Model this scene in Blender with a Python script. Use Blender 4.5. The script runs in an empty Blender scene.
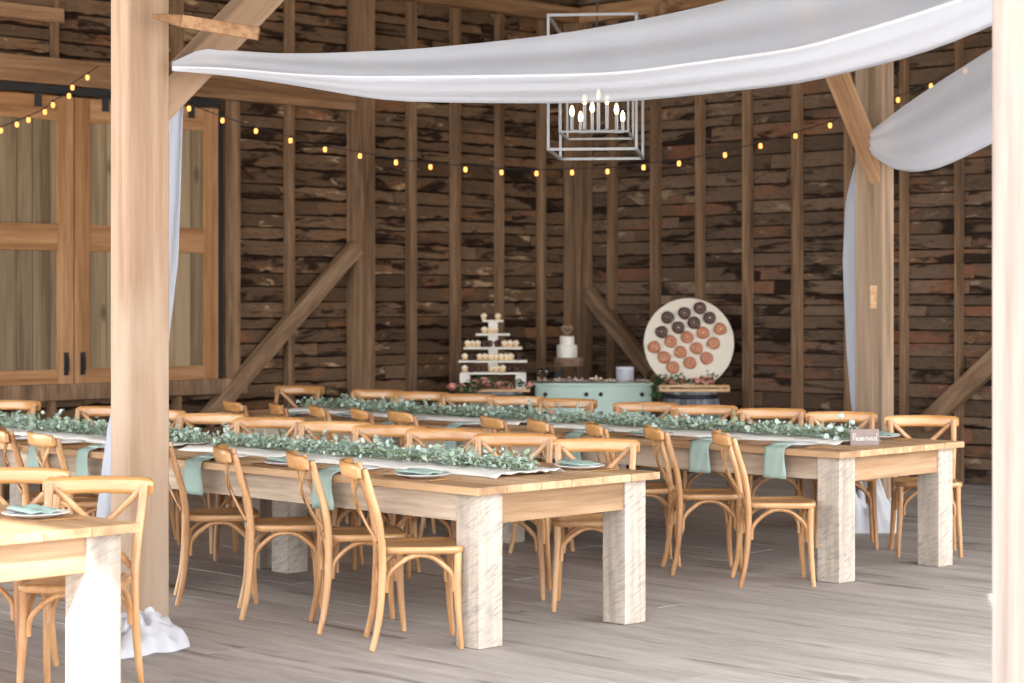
import bpy, math, random
from mathutils import Vector, Matrix, noise
random.seed(7)
PI = math.pi
COL = bpy.context.scene.collection
# ------------------------------------------------------------------ camera frame (world axes = barn axes)
TH = 0.783; CT, ST = math.cos(TH), math.sin(TH)
F, YH, CH = 2034.0, 299.4, 1.633
def W(X, d): return (X*CT + d*ST, -X*ST + d*CT)
def at_z(px, py, z=0.0):
    d = F*(CH - z)/(py - YH); x, y = W((px-512)*d/F, d); return Vector((x, y, z))
def at_d(px, py, d):
    x, y = W((px-512)*d/F, d); return Vector((x, y, CH + (YH-py)*d/F))
def y_on_x(px, x):
    k = (px-512)/F; return x*(CT - k*ST)/(ST + k*CT)
def x_on_y(px, y):
    k = (px-512)/F; return y*(ST + k*CT)/(CT - k*ST)
def zpx(py, d): return CH + (YH-py)*d/F
def z_at(p, py):
    d = p[0]*ST + p[1]*CT; return CH + (YH-py)*d/F

# ------------------------------------------------------------------ mesh builder
class MB:
    def __init__(s): s.v = []; s.f = []; s.sm = []
    def add(s, vs, fs, smooth=False):
        n = len(s.v); s.v.extend([tuple(v) for v in vs])
        for f in fs: s.f.append(tuple(i+n for i in f)); s.sm.append(smooth)
    def box(s, x0, x1, y0, y1, z0, z1, M=None):
        vs = [Vector((x, y, z)) for z in (z0, z1) for y in (y0, y1) for x in (x0, x1)]
        if M is not None: vs = [M @ v for v in vs]
        s.add(vs, [(0,2,3,1),(4,5,7,6),(0,1,5,4),(2,6,7,3),(0,4,6,2),(1,3,7,5)])
    def bar(s, a, b, w, h, up=(0,0,1), w2=None, h2=None):
        a, b = Vector(a), Vector(b); t = (b-a).normalized(); up = Vector(up)
        if abs(t.dot(up)) > .98: up = Vector((1,0,0))
        sx = t.cross(up).normalized(); uz = sx.cross(t).normalized()
        w2 = w2 or w; h2 = h2 or h
        vs = []
        for p, ww, hh in ((a, w, h), (b, w2, h2)):
            for i, j in ((-1,-1),(1,-1),(1,1),(-1,1)): vs.append(p + sx*i*ww/2 + uz*j*hh/2)
        s.add(vs, [(3,2,1,0),(4,5,6,7),(0,1,5,4),(1,2,6,5),(2,3,7,6),(3,0,4,7)])
    def tube(s, pts, r, n=10, flat=1.0, flatdir=None, caps=True):
        pts = [Vector(p) for p in pts]; m = len(pts)
        rs = r if isinstance(r, (list, tuple)) else [r]*m
        prev = None; vs = []
        for i, p in enumerate(pts):
            t = (pts[min(i+1, m-1)] - pts[max(i-1, 0)]).normalized()
            if flatdir is not None:
                u = Vector(flatdir); u = (u - t*u.dot(t)).normalized()
            elif prev is None:
                u = t.orthogonal().normalized()
            else:
                u = (prev - t*prev.dot(t)).normalized()
            prev = u; w = t.cross(u)
            for k in range(n):
                a = 2*PI*k/n; vs.append(p + u*math.cos(a)*rs[i]*flat + w*math.sin(a)*rs[i])
        fs = []
        for i in range(m-1):
            for k in range(n):
                k2 = (k+1) % n; fs.append((i*n+k, i*n+k2, (i+1)*n+k2, (i+1)*n+k))
        s.add(vs, fs, True)
        if caps:
            s.add(vs[:n], [tuple(reversed(range(n)))]); s.add(vs[-n:], [tuple(range(n))])
    def lathe(s, prof, n=24, c=(0,0,0), M=None, smooth=True):
        vs = []
        for r, z in prof:
            for k in range(n):
                a = 2*PI*k/n; vs.append(Vector((c[0]+r*math.cos(a), c[1]+r*math.sin(a), c[2]+z)))
        if M is not None: vs = [M @ v for v in vs]
        fs = []
        for i in range(len(prof)-1):
            for k in range(n):
                k2 = (k+1) % n; fs.append((i*n+k, i*n+k2, (i+1)*n+k2, (i+1)*n+k))
        s.add(vs, fs, smooth)
        m = len(prof)
        s.add(vs[:n], [tuple(reversed(range(n)))]); s.add(vs[(m-1)*n:], [tuple(range(n))])
    def grid(s, P, smooth=True, close=False):
        r, c = len(P), len(P[0]); vs = [p for row in P for p in row]; fs = []
        for i in range(r-1):
            for j in range(c-1 + (1 if close else 0)):
                j2 = (j+1) % c; fs.append((i*c+j, i*c+j2, (i+1)*c+j2, (i+1)*c+j))
        s.add(vs, fs, smooth)
    def sphere(s, c, r, nu=12, nv=8, sc=(1,1,1)):
        P = []
        for i in range(nv+1):
            b = PI*i/nv
            P.append([Vector((c[0]+r*sc[0]*math.sin(b)*math.cos(2*PI*j/nu), c[1]+r*sc[1]*math.sin(b)*math.sin(2*PI*j/nu), c[2]-r*sc[2]*math.cos(b))) for j in range(nu)])
        s.grid(P, True, True)
    def mesh(s, name, mat):
        me = bpy.data.meshes.new(name); me.from_pydata(s.v, [], s.f); me.validate(); me.update()
        if len(me.polygons) == len(s.sm): me.polygons.foreach_set('use_smooth', s.sm)
        if mat is not None: me.materials.append(mat)
        return me
    def build(s, name, mat, parent=None, loc=None, bevel=0, solid=0, sub=0):
        o = bpy.data.objects.new(name, s.mesh(name, mat)); COL.objects.link(o)
        if parent: o.parent = parent
        if loc is not None: o.location = loc
        if solid:
            m = o.modifiers.new('t', 'SOLIDIFY'); m.thickness = solid; m.offset = 0
        if bevel:
            m = o.modifiers.new('b', 'BEVEL'); m.width = bevel; m.segments = 2; m.limit_method = 'ANGLE'; m.angle_limit = .6
        if sub:
            m = o.modifiers.new('s', 'SUBSURF'); m.levels = sub; m.render_levels = sub
        return o

def bar_obj(name, mat, a, b_, w, h, up, bevel=.008, w2=None):
    a, b_ = Vector(a), Vector(b_); z = (b_-a).normalized(); y = Vector(up); y = (y - z*y.dot(z)).normalized(); x = y.cross(z); L_ = (b_-a).length
    mb = MB(); mb.bar((0,0,-L_/2),(0,0,L_/2), w, h, up=(0,1,0))
    o = mb.build(name, mat, bevel=bevel); R = Matrix((x, y, z)).transposed().to_4x4(); o.matrix_world = Matrix.Translation((a+b_)/2) @ R; return o
def tag(o, label, cat, group=None, kind=None):
    o['label'] = label; o['category'] = cat
    if group: o['group'] = group
    if kind: o['kind'] = kind
    return o
def struct(o, label=None):
    o['kind'] = 'structure'
    if label: o['label'] = label
    return o
def empty(name, loc=(0,0,0), rz=0):
    o = bpy.data.objects.new(name, None); COL.objects.link(o); o.location = loc; o.rotation_euler = (0,0,rz); o.empty_display_size = .1
    return o
def dup(o, parent=None):
    c = o.copy(); COL.objects.link(c)
    if parent is not None: c.parent = parent
    for ch in list(o.children): dup(ch, c)
    return c
ORD = ['first','second','third','fourth','fifth','sixth','seventh','eighth','ninth','tenth','eleventh','twelfth','thirteenth','fourteenth','fifteenth','sixteenth']

# ------------------------------------------------------------------ materials
def srgb(r, g, b):
    f = lambda c: (c/255/12.92) if c/255 <= .04045 else ((c/255+.055)/1.055)**2.4
    return (f(r), f(g), f(b), 1)
def newmat(name):
    m = bpy.data.materials.new(name); m.use_nodes = True
    nt = m.node_tree; b = nt.nodes['Principled BSDF']; return m, nt, b
def plain(name, c, rough=.6, metal=0, spec=.5, vary=0.0, scale=20):
    m, nt, b = newmat(name)
    b.inputs['Base Color'].default_value = c; b.inputs['Roughness'].default_value = rough; b.inputs['Metallic'].default_value = metal
    b.inputs['Specular IOR Level'].default_value = spec
    if vary:
        N = nt.nodes; L = nt.links
        tc = N.new('ShaderNodeTexCoord'); no = N.new('ShaderNodeTexNoise'); no.inputs['Scale'].default_value = scale; no.inputs['Detail'].default_value = 4
        L.new(tc.outputs['Object'], no.inputs['Vector'])
        mx = N.new('ShaderNodeMix'); mx.data_type = 'RGBA'
        mx.inputs[6].default_value = tuple(x*(1-vary) for x in c[:3])+(1,); mx.inputs[7].default_value = tuple(min(1,x*(1+vary)) for x in c[:3])+(1,)
        L.new(no.outputs['Fac'], mx.inputs[0]); L.new(mx.outputs[2], b.inputs['Base Color'])
    return m
def wood(name, dark, mid, light, along=2, scale=6.0, stretch=.08, rough=.6, island=.0, bump=.15, knots=0.0, stain=None, coat=0, saw=None, spec=.4, contrast=(.3,.7)):
    """grain streaks run along the given local axis"""
    m, nt, b = newmat(name); N = nt.nodes; L = nt.links
    tc = N.new('ShaderNodeTexCoord'); mp = N.new('ShaderNodeMapping')
    sc = [1, 1, 1]; sc[along] = stretch; mp.inputs['Scale'].default_value = sc
    geo = N.new('ShaderNodeNewGeometry'); oi = N.new('ShaderNodeObjectInfo')
    rnd = N.new('ShaderNodeMath'); rnd.operation = 'ADD'
    L.new(geo.outputs['Random Per Island'], rnd.inputs[0]); L.new(oi.outputs['Random'], rnd.inputs[1])
    mul = N.new('ShaderNodeMath'); mul.operation = 'MULTIPLY'; mul.inputs[1].default_value = 37.0; L.new(rnd.outputs[0], mul.inputs[0])
    addv = N.new('ShaderNodeVectorMath'); addv.operation = 'ADD'
    L.new(tc.outputs['Object'], mp.inputs['Vector']); L.new(mp.outputs[0], addv.inputs[0]); L.new(mul.outputs[0], addv.inputs[1])
    n1 = N.new('ShaderNodeTexNoise'); n1.inputs['Scale'].default_value = scale; n1.inputs['Detail'].default_value = 6; n1.inputs['Roughness'].default_value = .65; n1.inputs['Distortion'].default_value = .4
    L.new(addv.outputs[0], n1.inputs['Vector'])
    n2 = N.new('ShaderNodeTexNoise'); n2.inputs['Scale'].default_value = scale*6; n2.inputs['Detail'].default_value = 3
    L.new(addv.outputs[0], n2.inputs['Vector'])
    mixn = N.new('ShaderNodeMath'); mixn.operation = 'MULTIPLY_ADD'; mixn.inputs[1].default_value = .3
    L.new(n2.outputs['Fac'], mixn.inputs[0]); L.new(n1.outputs['Fac'], mixn.inputs[2])
    sub = N.new('ShaderNodeMath'); sub.operation = 'SUBTRACT'; sub.inputs[1].default_value = .15; L.new(mixn.outputs[0], sub.inputs[0])
    val = sub.outputs[0]
    if island:
        a = N.new('ShaderNodeMath'); a.operation = 'SUBTRACT'; a.inputs[1].default_value = .5; L.new(geo.outputs['Random Per Island'], a.inputs[0])
        bb = N.new('ShaderNodeMath'); bb.operation = 'MULTIPLY_ADD'; bb.inputs[1].default_value = island; L.new(a.outputs[0], bb.inputs[0]); L.new(val, bb.inputs[2]); val = bb.outputs[0]
    rp = N.new('ShaderNodeValToRGB'); e = rp.color_ramp.elements
    e[0].position = contrast[0]; e[0].color = dark; e[1].position = contrast[1]; e[1].color = light
    k = rp.color_ramp.elements.new(.5*(contrast[0]+contrast[1])); k.color = mid
    L.new(val, rp.inputs['Fac']); out = rp.outputs['Color']
    def over(fac, colr, out):
        mx = N.new('ShaderNodeMix'); mx.data_type = 'RGBA'; mx.inputs[7].default_value = colr
        L.new(fac, mx.inputs[0]); L.new(out, mx.inputs[6]); return mx.outputs[2]
    if stain:
        colr, s, lo, hi, st = stain
        mp2 = N.new('ShaderNodeMapping'); q = [1,1,1]; q[along] = st; mp2.inputs['Scale'].default_value = q
        L.new(tc.outputs['Object'], mp2.inputs['Vector'])
        ad = N.new('ShaderNodeVectorMath'); ad.operation = 'ADD'; L.new(mp2.outputs[0], ad.inputs[0]); L.new(mul.outputs[0], ad.inputs[1])
        ns = N.new('ShaderNodeTexNoise'); ns.inputs['Scale'].default_value = s; ns.inputs['Detail'].default_value = 5; L.new(ad.outputs[0], ns.inputs['Vector'])
        mr = N.new('ShaderNodeMapRange'); mr.inputs[1].default_value = lo; mr.inputs[2].default_value = hi; mr.clamp = True; L.new(ns.outputs['Fac'], mr.inputs[0])
        out = over(mr.outputs[0], colr, out)
    if knots:
        vo = N.new('ShaderNodeTexVoronoi'); vo.inputs['Scale'].default_value = knots
        mp3 = N.new('ShaderNodeMapping'); q = [1,1,1]; q[along] = .45; mp3.inputs['Scale'].default_value = q
        L.new(tc.outputs['Object'], mp3.inputs['Vector']); ad = N.new('ShaderNodeVectorMath'); ad.operation = 'ADD'; L.new(mp3.outputs[0], ad.inputs[0]); L.new(mul.outputs[0], ad.inputs[1]); L.new(ad.outputs[0], vo.inputs['Vector'])
        mr = N.new('ShaderNodeMapRange'); mr.inputs[1].default_value = .05; mr.inputs[2].default_value = .12; mr.inputs[3].default_value = .75; mr.inputs[4].default_value = 0; L.new(vo.outputs['Distance'], mr.inputs[0])
        out = over(mr.outputs[0], tuple(x*.6 for x in dark[:3])+(1,), out)
    if saw:
        colr, s, ax = saw      # diagonal saw kerf bands
        wv = N.new('ShaderNodeTexNoise'); wv.inputs['Scale'].default_value = s; wv.inputs['Detail'].default_value = 3; wv.inputs['Roughness'].default_value = .6
        mp4 = N.new('ShaderNodeMapping'); mp4.inputs['Rotation'].default_value = (.42, .42, 0); mp5 = N.new('ShaderNodeMapping'); mp5.inputs['Scale'].default_value = (.16, .16, 1)
        L.new(tc.outputs['Object'], mp4.inputs['Vector']); L.new(mp4.outputs[0], mp5.inputs['Vector'])
        ad = N.new('ShaderNodeVectorMath'); ad.operation = 'ADD'; L.new(mp5.outputs[0], ad.inputs[0]); L.new(mul.outputs[0], ad.inputs[1]); L.new(ad.outputs[0], wv.inputs['Vector'])
        nn = N.new('ShaderNodeTexNoise'); nn.inputs['Scale'].default_value = 3.5; L.new(tc.outputs['Object'], nn.inputs['Vector'])
        mr = N.new('ShaderNodeMapRange'); mr.inputs[1].default_value = .46; mr.inputs[2].default_value = .70; mr.inputs[4].default_value = 1.35; L.new(wv.outputs['Fac'], mr.inputs[0])
        mm = N.new('ShaderNodeMath'); mm.operation = 'MULTIPLY'; L.new(mr.outputs[0], mm.inputs[0]); L.new(nn.outputs['Fac'], mm.inputs[1])
        out = over(mm.outputs[0], colr, out)
    L.new(out, b.inputs['Base Color'])
    b.inputs['Roughness'].default_value = rough; b.inputs['Specular IOR Level'].default_value = spec
    if coat: b.inputs['Coat Weight'].default_value = coat; b.inputs['Coat Roughness'].default_value = .2
    if bump:
        bp = N.new('ShaderNodeBump'); bp.inputs['Strength'].default_value = bump; bp.inputs['Distance'].default_value = .02
        L.new(mixn.outputs[0], bp.inputs['Height']); L.new(bp.outputs[0], b.inputs['Normal'])
    return m
def cloth(name, c, transl=.4, transp=0.0, rough=.8):
    m, nt, b = newmat(name); N = nt.nodes; L = nt.links
    out = N['Material Output']; N.remove(b)
    d = N.new('ShaderNodeBsdfDiffuse'); d.inputs[0].default_value = c
    t = N.new('ShaderNodeBsdfTranslucent'); t.inputs[0].default_value = c
    mx = N.new('ShaderNodeMixShader'); mx.inputs[0].default_value = transl; L.new(d.outputs[0], mx.inputs[1]); L.new(t.outputs[0], mx.inputs[2])
    last = mx.outputs[0]
    tc = N.new('ShaderNodeTexCoord'); no = N.new('ShaderNodeTexNoise'); no.inputs['Scale'].default_value = 9; no.inputs['Detail'].default_value = 5
    L.new(tc.outputs['Object'], no.inputs['Vector']); bp = N.new('ShaderNodeBump'); bp.inputs['Strength'].default_value = .25; bp.inputs['Distance'].default_value = .03
    L.new(no.outputs['Fac'], bp.inputs['Height']); L.new(bp.outputs[0], d.inputs['Normal'])
    if transp:
        tr = N.new('ShaderNodeBsdfTransparent'); m2 = N.new('ShaderNodeMixShader'); m2.inputs[0].default_value = transp
        L.new(last, m2.inputs[1]); L.new(tr.outputs[0], m2.inputs[2]); last = m2.outputs[0]
    L.new(last, out.inputs[0]); return m
def emit(name, c, s):
    m, nt, b = newmat(name); b.inputs['Base Color'].default_value = c; b.inputs['Emission Color'].default_value = c; b.inputs['Emission Strength'].default_value = s; return m

M = {}
def barnwood(name, along, base, warm, pale, dark, amt):
    """old waney-edged board: tone per board, long grain, dark stains, pale peeled and reddish patches"""
    m, nt, b = newmat(name); N = nt.nodes; L = nt.links
    tc = N.new('ShaderNodeTexCoord'); geo = N.new('ShaderNodeNewGeometry')
    mul = N.new('ShaderNodeMath'); mul.operation = 'MULTIPLY'; mul.inputs[1].default_value = 57.0; L.new(geo.outputs['Random Per Island'], mul.inputs[0])
    def nz(scale, st, det=5, off=True, rough=.6, dist=0):
        mp = N.new('ShaderNodeMapping'); q = [1,1,1]; q[along] = st; mp.inputs['Scale'].default_value = q; L.new(tc.outputs['Object'], mp.inputs['Vector'])
        src = mp.outputs[0]
        if off:
            ad = N.new('ShaderNodeVectorMath'); ad.operation = 'ADD'; L.new(src, ad.inputs[0]); L.new(mul.outputs[0], ad.inputs[1]); src = ad.outputs[0]
        n = N.new('ShaderNodeTexNoise'); n.inputs['Scale'].default_value = scale; n.inputs['Detail'].default_value = det; n.inputs['Roughness'].default_value = rough; n.inputs['Distortion'].default_value = dist; L.new(src, n.inputs['Vector']); return n.outputs['Fac']
    def rng(v, lo, hi, a=0.0, c=1.0):
        r = N.new('ShaderNodeMapRange'); r.inputs[1].default_value = lo; r.inputs[2].default_value = hi; r.inputs[3].default_value = a; r.inputs[4].default_value = c; L.new(v, r.inputs[0]); return r.outputs[0]
    def mix(f, A, B):
        x = N.new('ShaderNodeMix'); x.data_type = 'RGBA'; L.new(f, x.inputs[0])
        for k, v in ((6, A), (7, B)):
            if isinstance(v, tuple): x.inputs[k].default_value = v
            else: L.new(v, x.inputs[k])
        return x.outputs[2]
    tone = rng(geo.outputs['Random Per Island'], 0, 1)
    c0 = mix(tone, tuple(v*.62 for v in base[:3])+(1,), tuple(min(1, v*1.45) for v in base[:3])+(1,))
    grain = rng(nz(26, .07, 4), .3, .7)
    c1 = mix(grain, c0, mix(rng(tone, 0, 1), tuple(v*.8 for v in base[:3])+(1,), tuple(min(1, v*1.7) for v in base[:3])+(1,)))
    c2 = mix(rng(nz(2.2, .45, 3), .56, .66, 0, .7), c1, warm)
    c3 = mix(rng(nz(6, .28, 6, True, .7, .6), .60, .64, 0, .85*amt), c2, pale)
    c4 = mix(rng(nz(5.5, .22, 6, True, .65, .5), .53, .60, 0, .92), c3, dark)
    c5 = mix(rng(nz(60, .2, 2), .5, .7, 0, .35), c4, dark)
    L.new(c5, b.inputs['Base Color']); b.inputs['Roughness'].default_value = .92; b.inputs['Specular IOR Level'].default_value = .1
    bp = N.new('ShaderNodeBump'); bp.inputs['Strength'].default_value = .5; bp.inputs['Distance'].default_value = .02; L.new(nz(22, .12, 5), bp.inputs['Height']); L.new(bp.outputs[0], b.inputs['Normal'])
    return m
M['board'] = barnwood('barn_board', 0, srgb(100,79,61), srgb(144,98,68), srgb(186,156,124), srgb(38,28,23), 1.0)
M['board_y'] = barnwood('barn_board_side', 1, srgb(94,77,63), srgb(132,88,66), srgb(172,148,122), srgb(38,29,25), .6)
M['gap'] = plain('wall_gap', srgb(46,33,27), .95, spec=.05, vary=.3)
M['stud'] = wood('stud_wood', srgb(88,67,51), srgb(126,99,76), srgb(158,128,100), along=2, scale=9, stretch=.06, rough=.85, bump=.3, spec=.15)
M['beamx'] = wood('beam_wood_x', srgb(100,72,50), srgb(138,104,76), srgb(170,136,104), along=0, scale=7, stretch=.06, rough=.8, bump=.3, knots=2.0, spec=.2)
M['beamy'] = wood('beam_wood_y', srgb(110,78,52), srgb(150,112,80), srgb(184,146,110), along=1, scale=7, stretch=.06, rough=.8, bump=.3, knots=2.0, spec=.2)
M['brace'] = wood('brace_wood', srgb(96,75,58), srgb(132,105,82), srgb(164,137,110), along=2, scale=7, stretch=.12, rough=.85, bump=.3, spec=.15)
M['post'] = wood('new_post_wood', srgb(134,108,86), srgb(157,130,108), srgb(175,152,132), along=2, scale=5, stretch=.05, rough=.75, bump=.25, knots=1.6, stain=(srgb(173,154,136), 2.5, .5, .7, .3), spec=.2)
M['postpale'] = wood('pale_door_post_wood', srgb(136,122,114), srgb(160,146,138), srgb(176,164,156), along=2, scale=5, stretch=.05, rough=.8, bump=.25, spec=.15)
M['bracenew'] = wood('new_brace_wood', srgb(112,82,58), srgb(152,118,88), srgb(182,148,116), along=2, scale=6, stretch=.06, rough=.8, bump=.2, spec=.2)
M['postgrey'] = wood('grey_post_wood', srgb(114,95,78), srgb(146,124,104), srgb(168,148,128), along=2, scale=6, stretch=.05, rough=.85, bump=.3, spec=.15)
M['doorframe'] = wood('door_frame_wood', srgb(130,90,58), srgb(164,120,82), srgb(192,150,112), along=2, scale=7, stretch=.06, rough=.75, bump=.15, knots=3.0, spec=.2)
M['doorframex'] = wood('door_rail_wood', srgb(130,90,58), srgb(164,120,82), srgb(192,150,112), along=0, scale=7, stretch=.06, rough=.75, bump=.15, knots=3.0, spec=.2)
M['doorboard'] = wood('door_board_wood', srgb(106,90,71), srgb(138,120,95), srgb(166,144,115), along=2, scale=6, stretch=.05, rough=.85, island=.35, bump=.15, knots=2.6, spec=.15)
M['floor'] = wood('floor_plank', srgb(120,112,106), srgb(160,152,147), srgb(186,178,172), along=1, scale=9, stretch=.12, rough=.7, island=.12, contrast=(.1,.9), bump=.25, stain=(srgb(108,98,90), 7.0, .60, .72, .12), spec=.25)
M['chair'] = wood('honey_wood', srgb(150,102,62), srgb(184,136,90), srgb(206,164,120), along=2, scale=6, stretch=.15, rough=.32, bump=.04, spec=.5, coat=.3)
M['rail'] = wood('honey_rail_wood', srgb(160,106,58), srgb(194,140,84), srgb(210,162,110), along=0, scale=6, stretch=.12, rough=.28, bump=.03, spec=.5, coat=.45)
M['seat'] = wood('seat_wood', srgb(146,102,64), srgb(182,136,90), srgb(204,162,116), along=1, scale=8, stretch=.1, rough=.3, bump=.05, spec=.5, coat=.35)
M['top'] = wood('table_top_wood', srgb(146,112,82), srgb(182,146,110), srgb(204,172,138), along=1, scale=6, stretch=.05, rough=.6, island=.25, bump=.15, knots=2.2, spec=.3)
M['apron'] = wood('apron_wood', srgb(150,130,112), srgb(186,168,150), srgb(206,192,174), along=1, scale=7, stretch=.07, rough=.8, bump=.3, knots=2.0, spec=.2)
M['apronx'] = wood('end_apron_wood', srgb(128,100,74), srgb(162,130,100), srgb(184,156,128), along=0, scale=7, stretch=.07, rough=.8, bump=.3, knots=2.0, spec=.2)
M['leg'] = wood('sawn_leg_wood', srgb(158,145,132), srgb(188,175,162), srgb(202,192,180), along=2, scale=5, stretch=.08, rough=.85, bump=.3, knots=1.5, saw=(srgb(128,124,122), 85.0, 0), spec=.15)
M['drape'] = cloth('sheer_white', (.66,.69,.77,1),   .45, .22)
M['puddle'] = cloth('white_fabric', (.70,.70,.74,1), .3, .04)
M['runner'] = cloth('white_gauze', (.84,.82,.78,1), .25, .03)
M['napkin'] = cloth('sage_linen', srgb(168,190,182), .15)
M['plate'] = plain('white_china', srgb(236,236,240), .18)
M['gold'] = plain('brushed_gold', srgb(198,146,78), .3, 1.0)
M['black'] = plain('black_iron', srgb(24,24,26), .5)
M['iron'] = plain('track_iron', srgb(40,38,38), .6)
M['steel'] = plain('brushed_nickel', srgb(138,138,140), .4, .5)
M['leaf'] = plain('eucalyptus_leaf', srgb(148,169,145), .6, vary=.3, scale=9)
M['leafb'] = plain('blue_eucalyptus_leaf', srgb(186,202,193), .6, vary=.2, scale=9)
M['leafd'] = plain('dark_green_leaf', srgb(44,86,48), .5, vary=.4, scale=14)
M['stem'] = plain('leaf_stem', srgb(110,112,78), .7)
M['teal'] = plain('teal_paint', srgb(190,212,202), .55, vary=.06, scale=5)
M['white'] = plain('white_paint', srgb(226,222,214), .5, vary=.03)
M['boardwhite'] = plain('white_board', srgb(226,216,200), .55, vary=.03)
M['barrel'] = wood('grey_barrel_wood', srgb(84,86,92), srgb(122,126,132), srgb(160,162,166), along=2, scale=7, stretch=.1, rough=.75, island=.3, spec=.2)
M['hoop'] = plain('barrel_hoop', srgb(58,58,64), .45, .7)
M['slab'] = wood('pine_board', srgb(170,130,92), srgb(206,168,128), srgb(228,196,160), along=0, scale=7, stretch=.1, rough=.7)
M['bark'] = wood('dark_slab', srgb(92,70,56), srgb(136,108,90), srgb(170,144,122), along=0, scale=7, stretch=.2, rough=.85)
M['cake'] = plain('cream_icing', srgb(232,226,216), .6, vary=.06, scale=30)
M['choc'] = plain('chocolate', srgb(76,46,36), .35, vary=.25, scale=40)
M['glaze'] = plain('cinnamon_glaze', srgb(186,120,86), .35, vary=.2, scale=40)
M['cup'] = plain('cupcake_paper', srgb(226,196,150), .7)
M['frost'] = plain('vanilla_frosting', srgb(240,226,202), .5)
M['rose'] = plain('peach_rose', srgb(240,176,158), .6, vary=.2, scale=30)
M['petal'] = plain('blush_petals', srgb(238,212,198), .8, vary=.25, scale=30)
M['signb'] = plain('sign_face', srgb(132,116,110), .6, vary=.1)
M['ink'] = plain('white_ink', srgb(248,246,246), .6)
M['bulb'] = emit('warm_bulb', (1,.42,.10,1), .6)
M['flame'] = emit('candle_bulb', (1,.75,.42,1), 3.5)
m, nt, b = newmat('clear_glass'); b.inputs['Transmission Weight'].default_value = 1; b.inputs['Roughness'].default_value = .03; M['glass'] = m
M['ground'] = plain('outside_ground', srgb(190,184,170), .9, vary=.1, scale=1)
M['roof'] = wood('roof_board', srgb(70,54,42), srgb(112,92,74), srgb(146,124,100), along=1, scale=5, stretch=.1, rough=.9, spec=.1)

# ------------------------------------------------------------------ room shell
XW, YW = 15.57, 14.67       # right wall plane x, left wall plane y
def build_floor():
    mb = MB(); x = -3.0
    while x < XW+.06:
        w = random.uniform(.17,.26); y = -3.0
        while y < YW+.06:
            l = random.uniform(2.4, 4.6); y1 = min(y+l, YW+.06); h = random.uniform(-.003, .0)
            mb.box(x+.002, min(x+w, XW+.07)-.002, y+.002, y1-.002, -.05, h); y = y1
        x += w
    o = mb.build('floor', M['floor']); struct(o, 'weathered grey plank floor of the barn')
    u = MB(); u.box(-3, XW+.07, -3, YW+.06, -.06, -.0505); u.build('subfloor', M['gap'], o)
    g = MB(); g.box(-40, 30, -40, -.06, -.3, -.062); 
    g.box(-40, 30, -40, 30, -.3, -.064)
    struct(g.build('ground', M['ground']), 'pale ground outside the open barn side')
build_floor()
def wall_boards(name, mat, axis, c0, c1, plane, z1, label, rough=1.0):
    mb = MB(); z = 0.0
    while z < z1:
        h = random.uniform(.10, .155); c = c0
        while c < c1:
            l = random.uniform(1.2, 3.2); e = min(c+l, c1)
            n = max(2, int((e-c)/.07)); lo = []; hi = []; prot = random.uniform(.0, .018); tilt = random.uniform(.004,.02)
            ph = [random.uniform(0, 6.28) for _ in range(6)]; amp = random.choice([.002,.006,.012,.022])*rough; amp2 = random.choice([.001,.003,.007,.016])*rough
            for i in range(n+1):
                t = c + (e-c)*i/n
                w1 = amp*(math.sin(t*5+ph[0])*.6 + math.sin(t*13+ph[1])*.4 + math.sin(t*31+ph[2])*.3) + random.uniform(-1,1)*amp*.25
                w2 = amp2*(math.sin(t*6+ph[3])*.6 + math.sin(t*15+ph[4])*.4 + math.sin(t*29+ph[5])*.3) + random.uniform(-1,1)*amp2*.25
                lo.append((t, z+.006+abs(w1)*1.2)); hi.append((t, z+h-.004-abs(w2)*1.2))
            def q(t, zz, dep):
                return (t, plane-dep, zz) if axis == 'x' else (plane-dep, t, zz)
            vs = []
            for (t, a), (_, bz) in zip(lo, hi):
                vs += [q(t, a, -.02), q(t, a, .012+prot+tilt), q(t, bz, .012+prot), q(t, bz, -.02)]
            fs = []
            for i in range(n):
                for k in range(3):
                    f = (i*4+k, (i+1)*4+k, (i+1)*4+k+1, i*4+k+1)
                    fs.append(f if axis == 'y' else tuple(reversed(f)))
            fs.append((0,1,2,3)); m_ = n*4; fs.append((m_+3, m_+2, m_+1, m_))
            mb.add(vs, fs); c = e + .004
        z += h
    o = mb.build(name, mat); struct(o, label)
    bk = MB()
    if axis == 'x': bk.box(c0, c1+.2, plane+.02, plane+.08, 0, z1)
    else: bk.box(plane+.02, plane+.08, c0, c1, 0, z1)
    bo = bk.build(name+'_backing', M['gap'], o)
wall_boards('wall_left', M['board'], 'x', 5.0, XW, YW, 5.0, 'horizontal rough barn boards behind the sliding doors and corner')
wall_boards('wall_right', M['board_y'], 'y', 3.0, YW, XW, 5.0, 'horizontal rough barn boards behind the dessert table and right posts', .45)
# gable above the left wall, roof slopes, added front header
gb = MB(); gb.add([(0,YW,4.6),(XW,YW,4.6),(7.8,YW,8.6),(0,YW+.08,4.6),(XW,YW+.08,4.6),(7.8,YW+.08,8.6)], [(0,1,2),(5,4,3),(0,3,4,1),(1,4,5,2),(2,5,3,0)])
struct(gb.build('wall_gable', M['board']), 'boarded gable above the left wall')
RY0 = 3.45
for sgn, (xa, za), (xb, zb) in ((0, (0.0,4.90), (7.8,8.7)), (1, (7.8,8.7), (XW+.1,4.75))):
    r = MB(); r.add([(xa,RY0,za),(xb,RY0,zb),(xb,YW+.1,zb),(xa,YW+.1,za),(xa,RY0,za+.12),(xb,RY0,zb+.12),(xb,YW+.1,zb+.12),(xa,YW+.1,za+.12)],
                    [(0,3,2,1),(4,5,6,7),(0,1,5,4),(1,2,6,5),(2,3,7,6),(3,0,4,7)])
    struct(r.build('ceiling' if sgn == 0 else 'ceiling_slope', M['roof']), 'sloping board roof over the barn')
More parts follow.
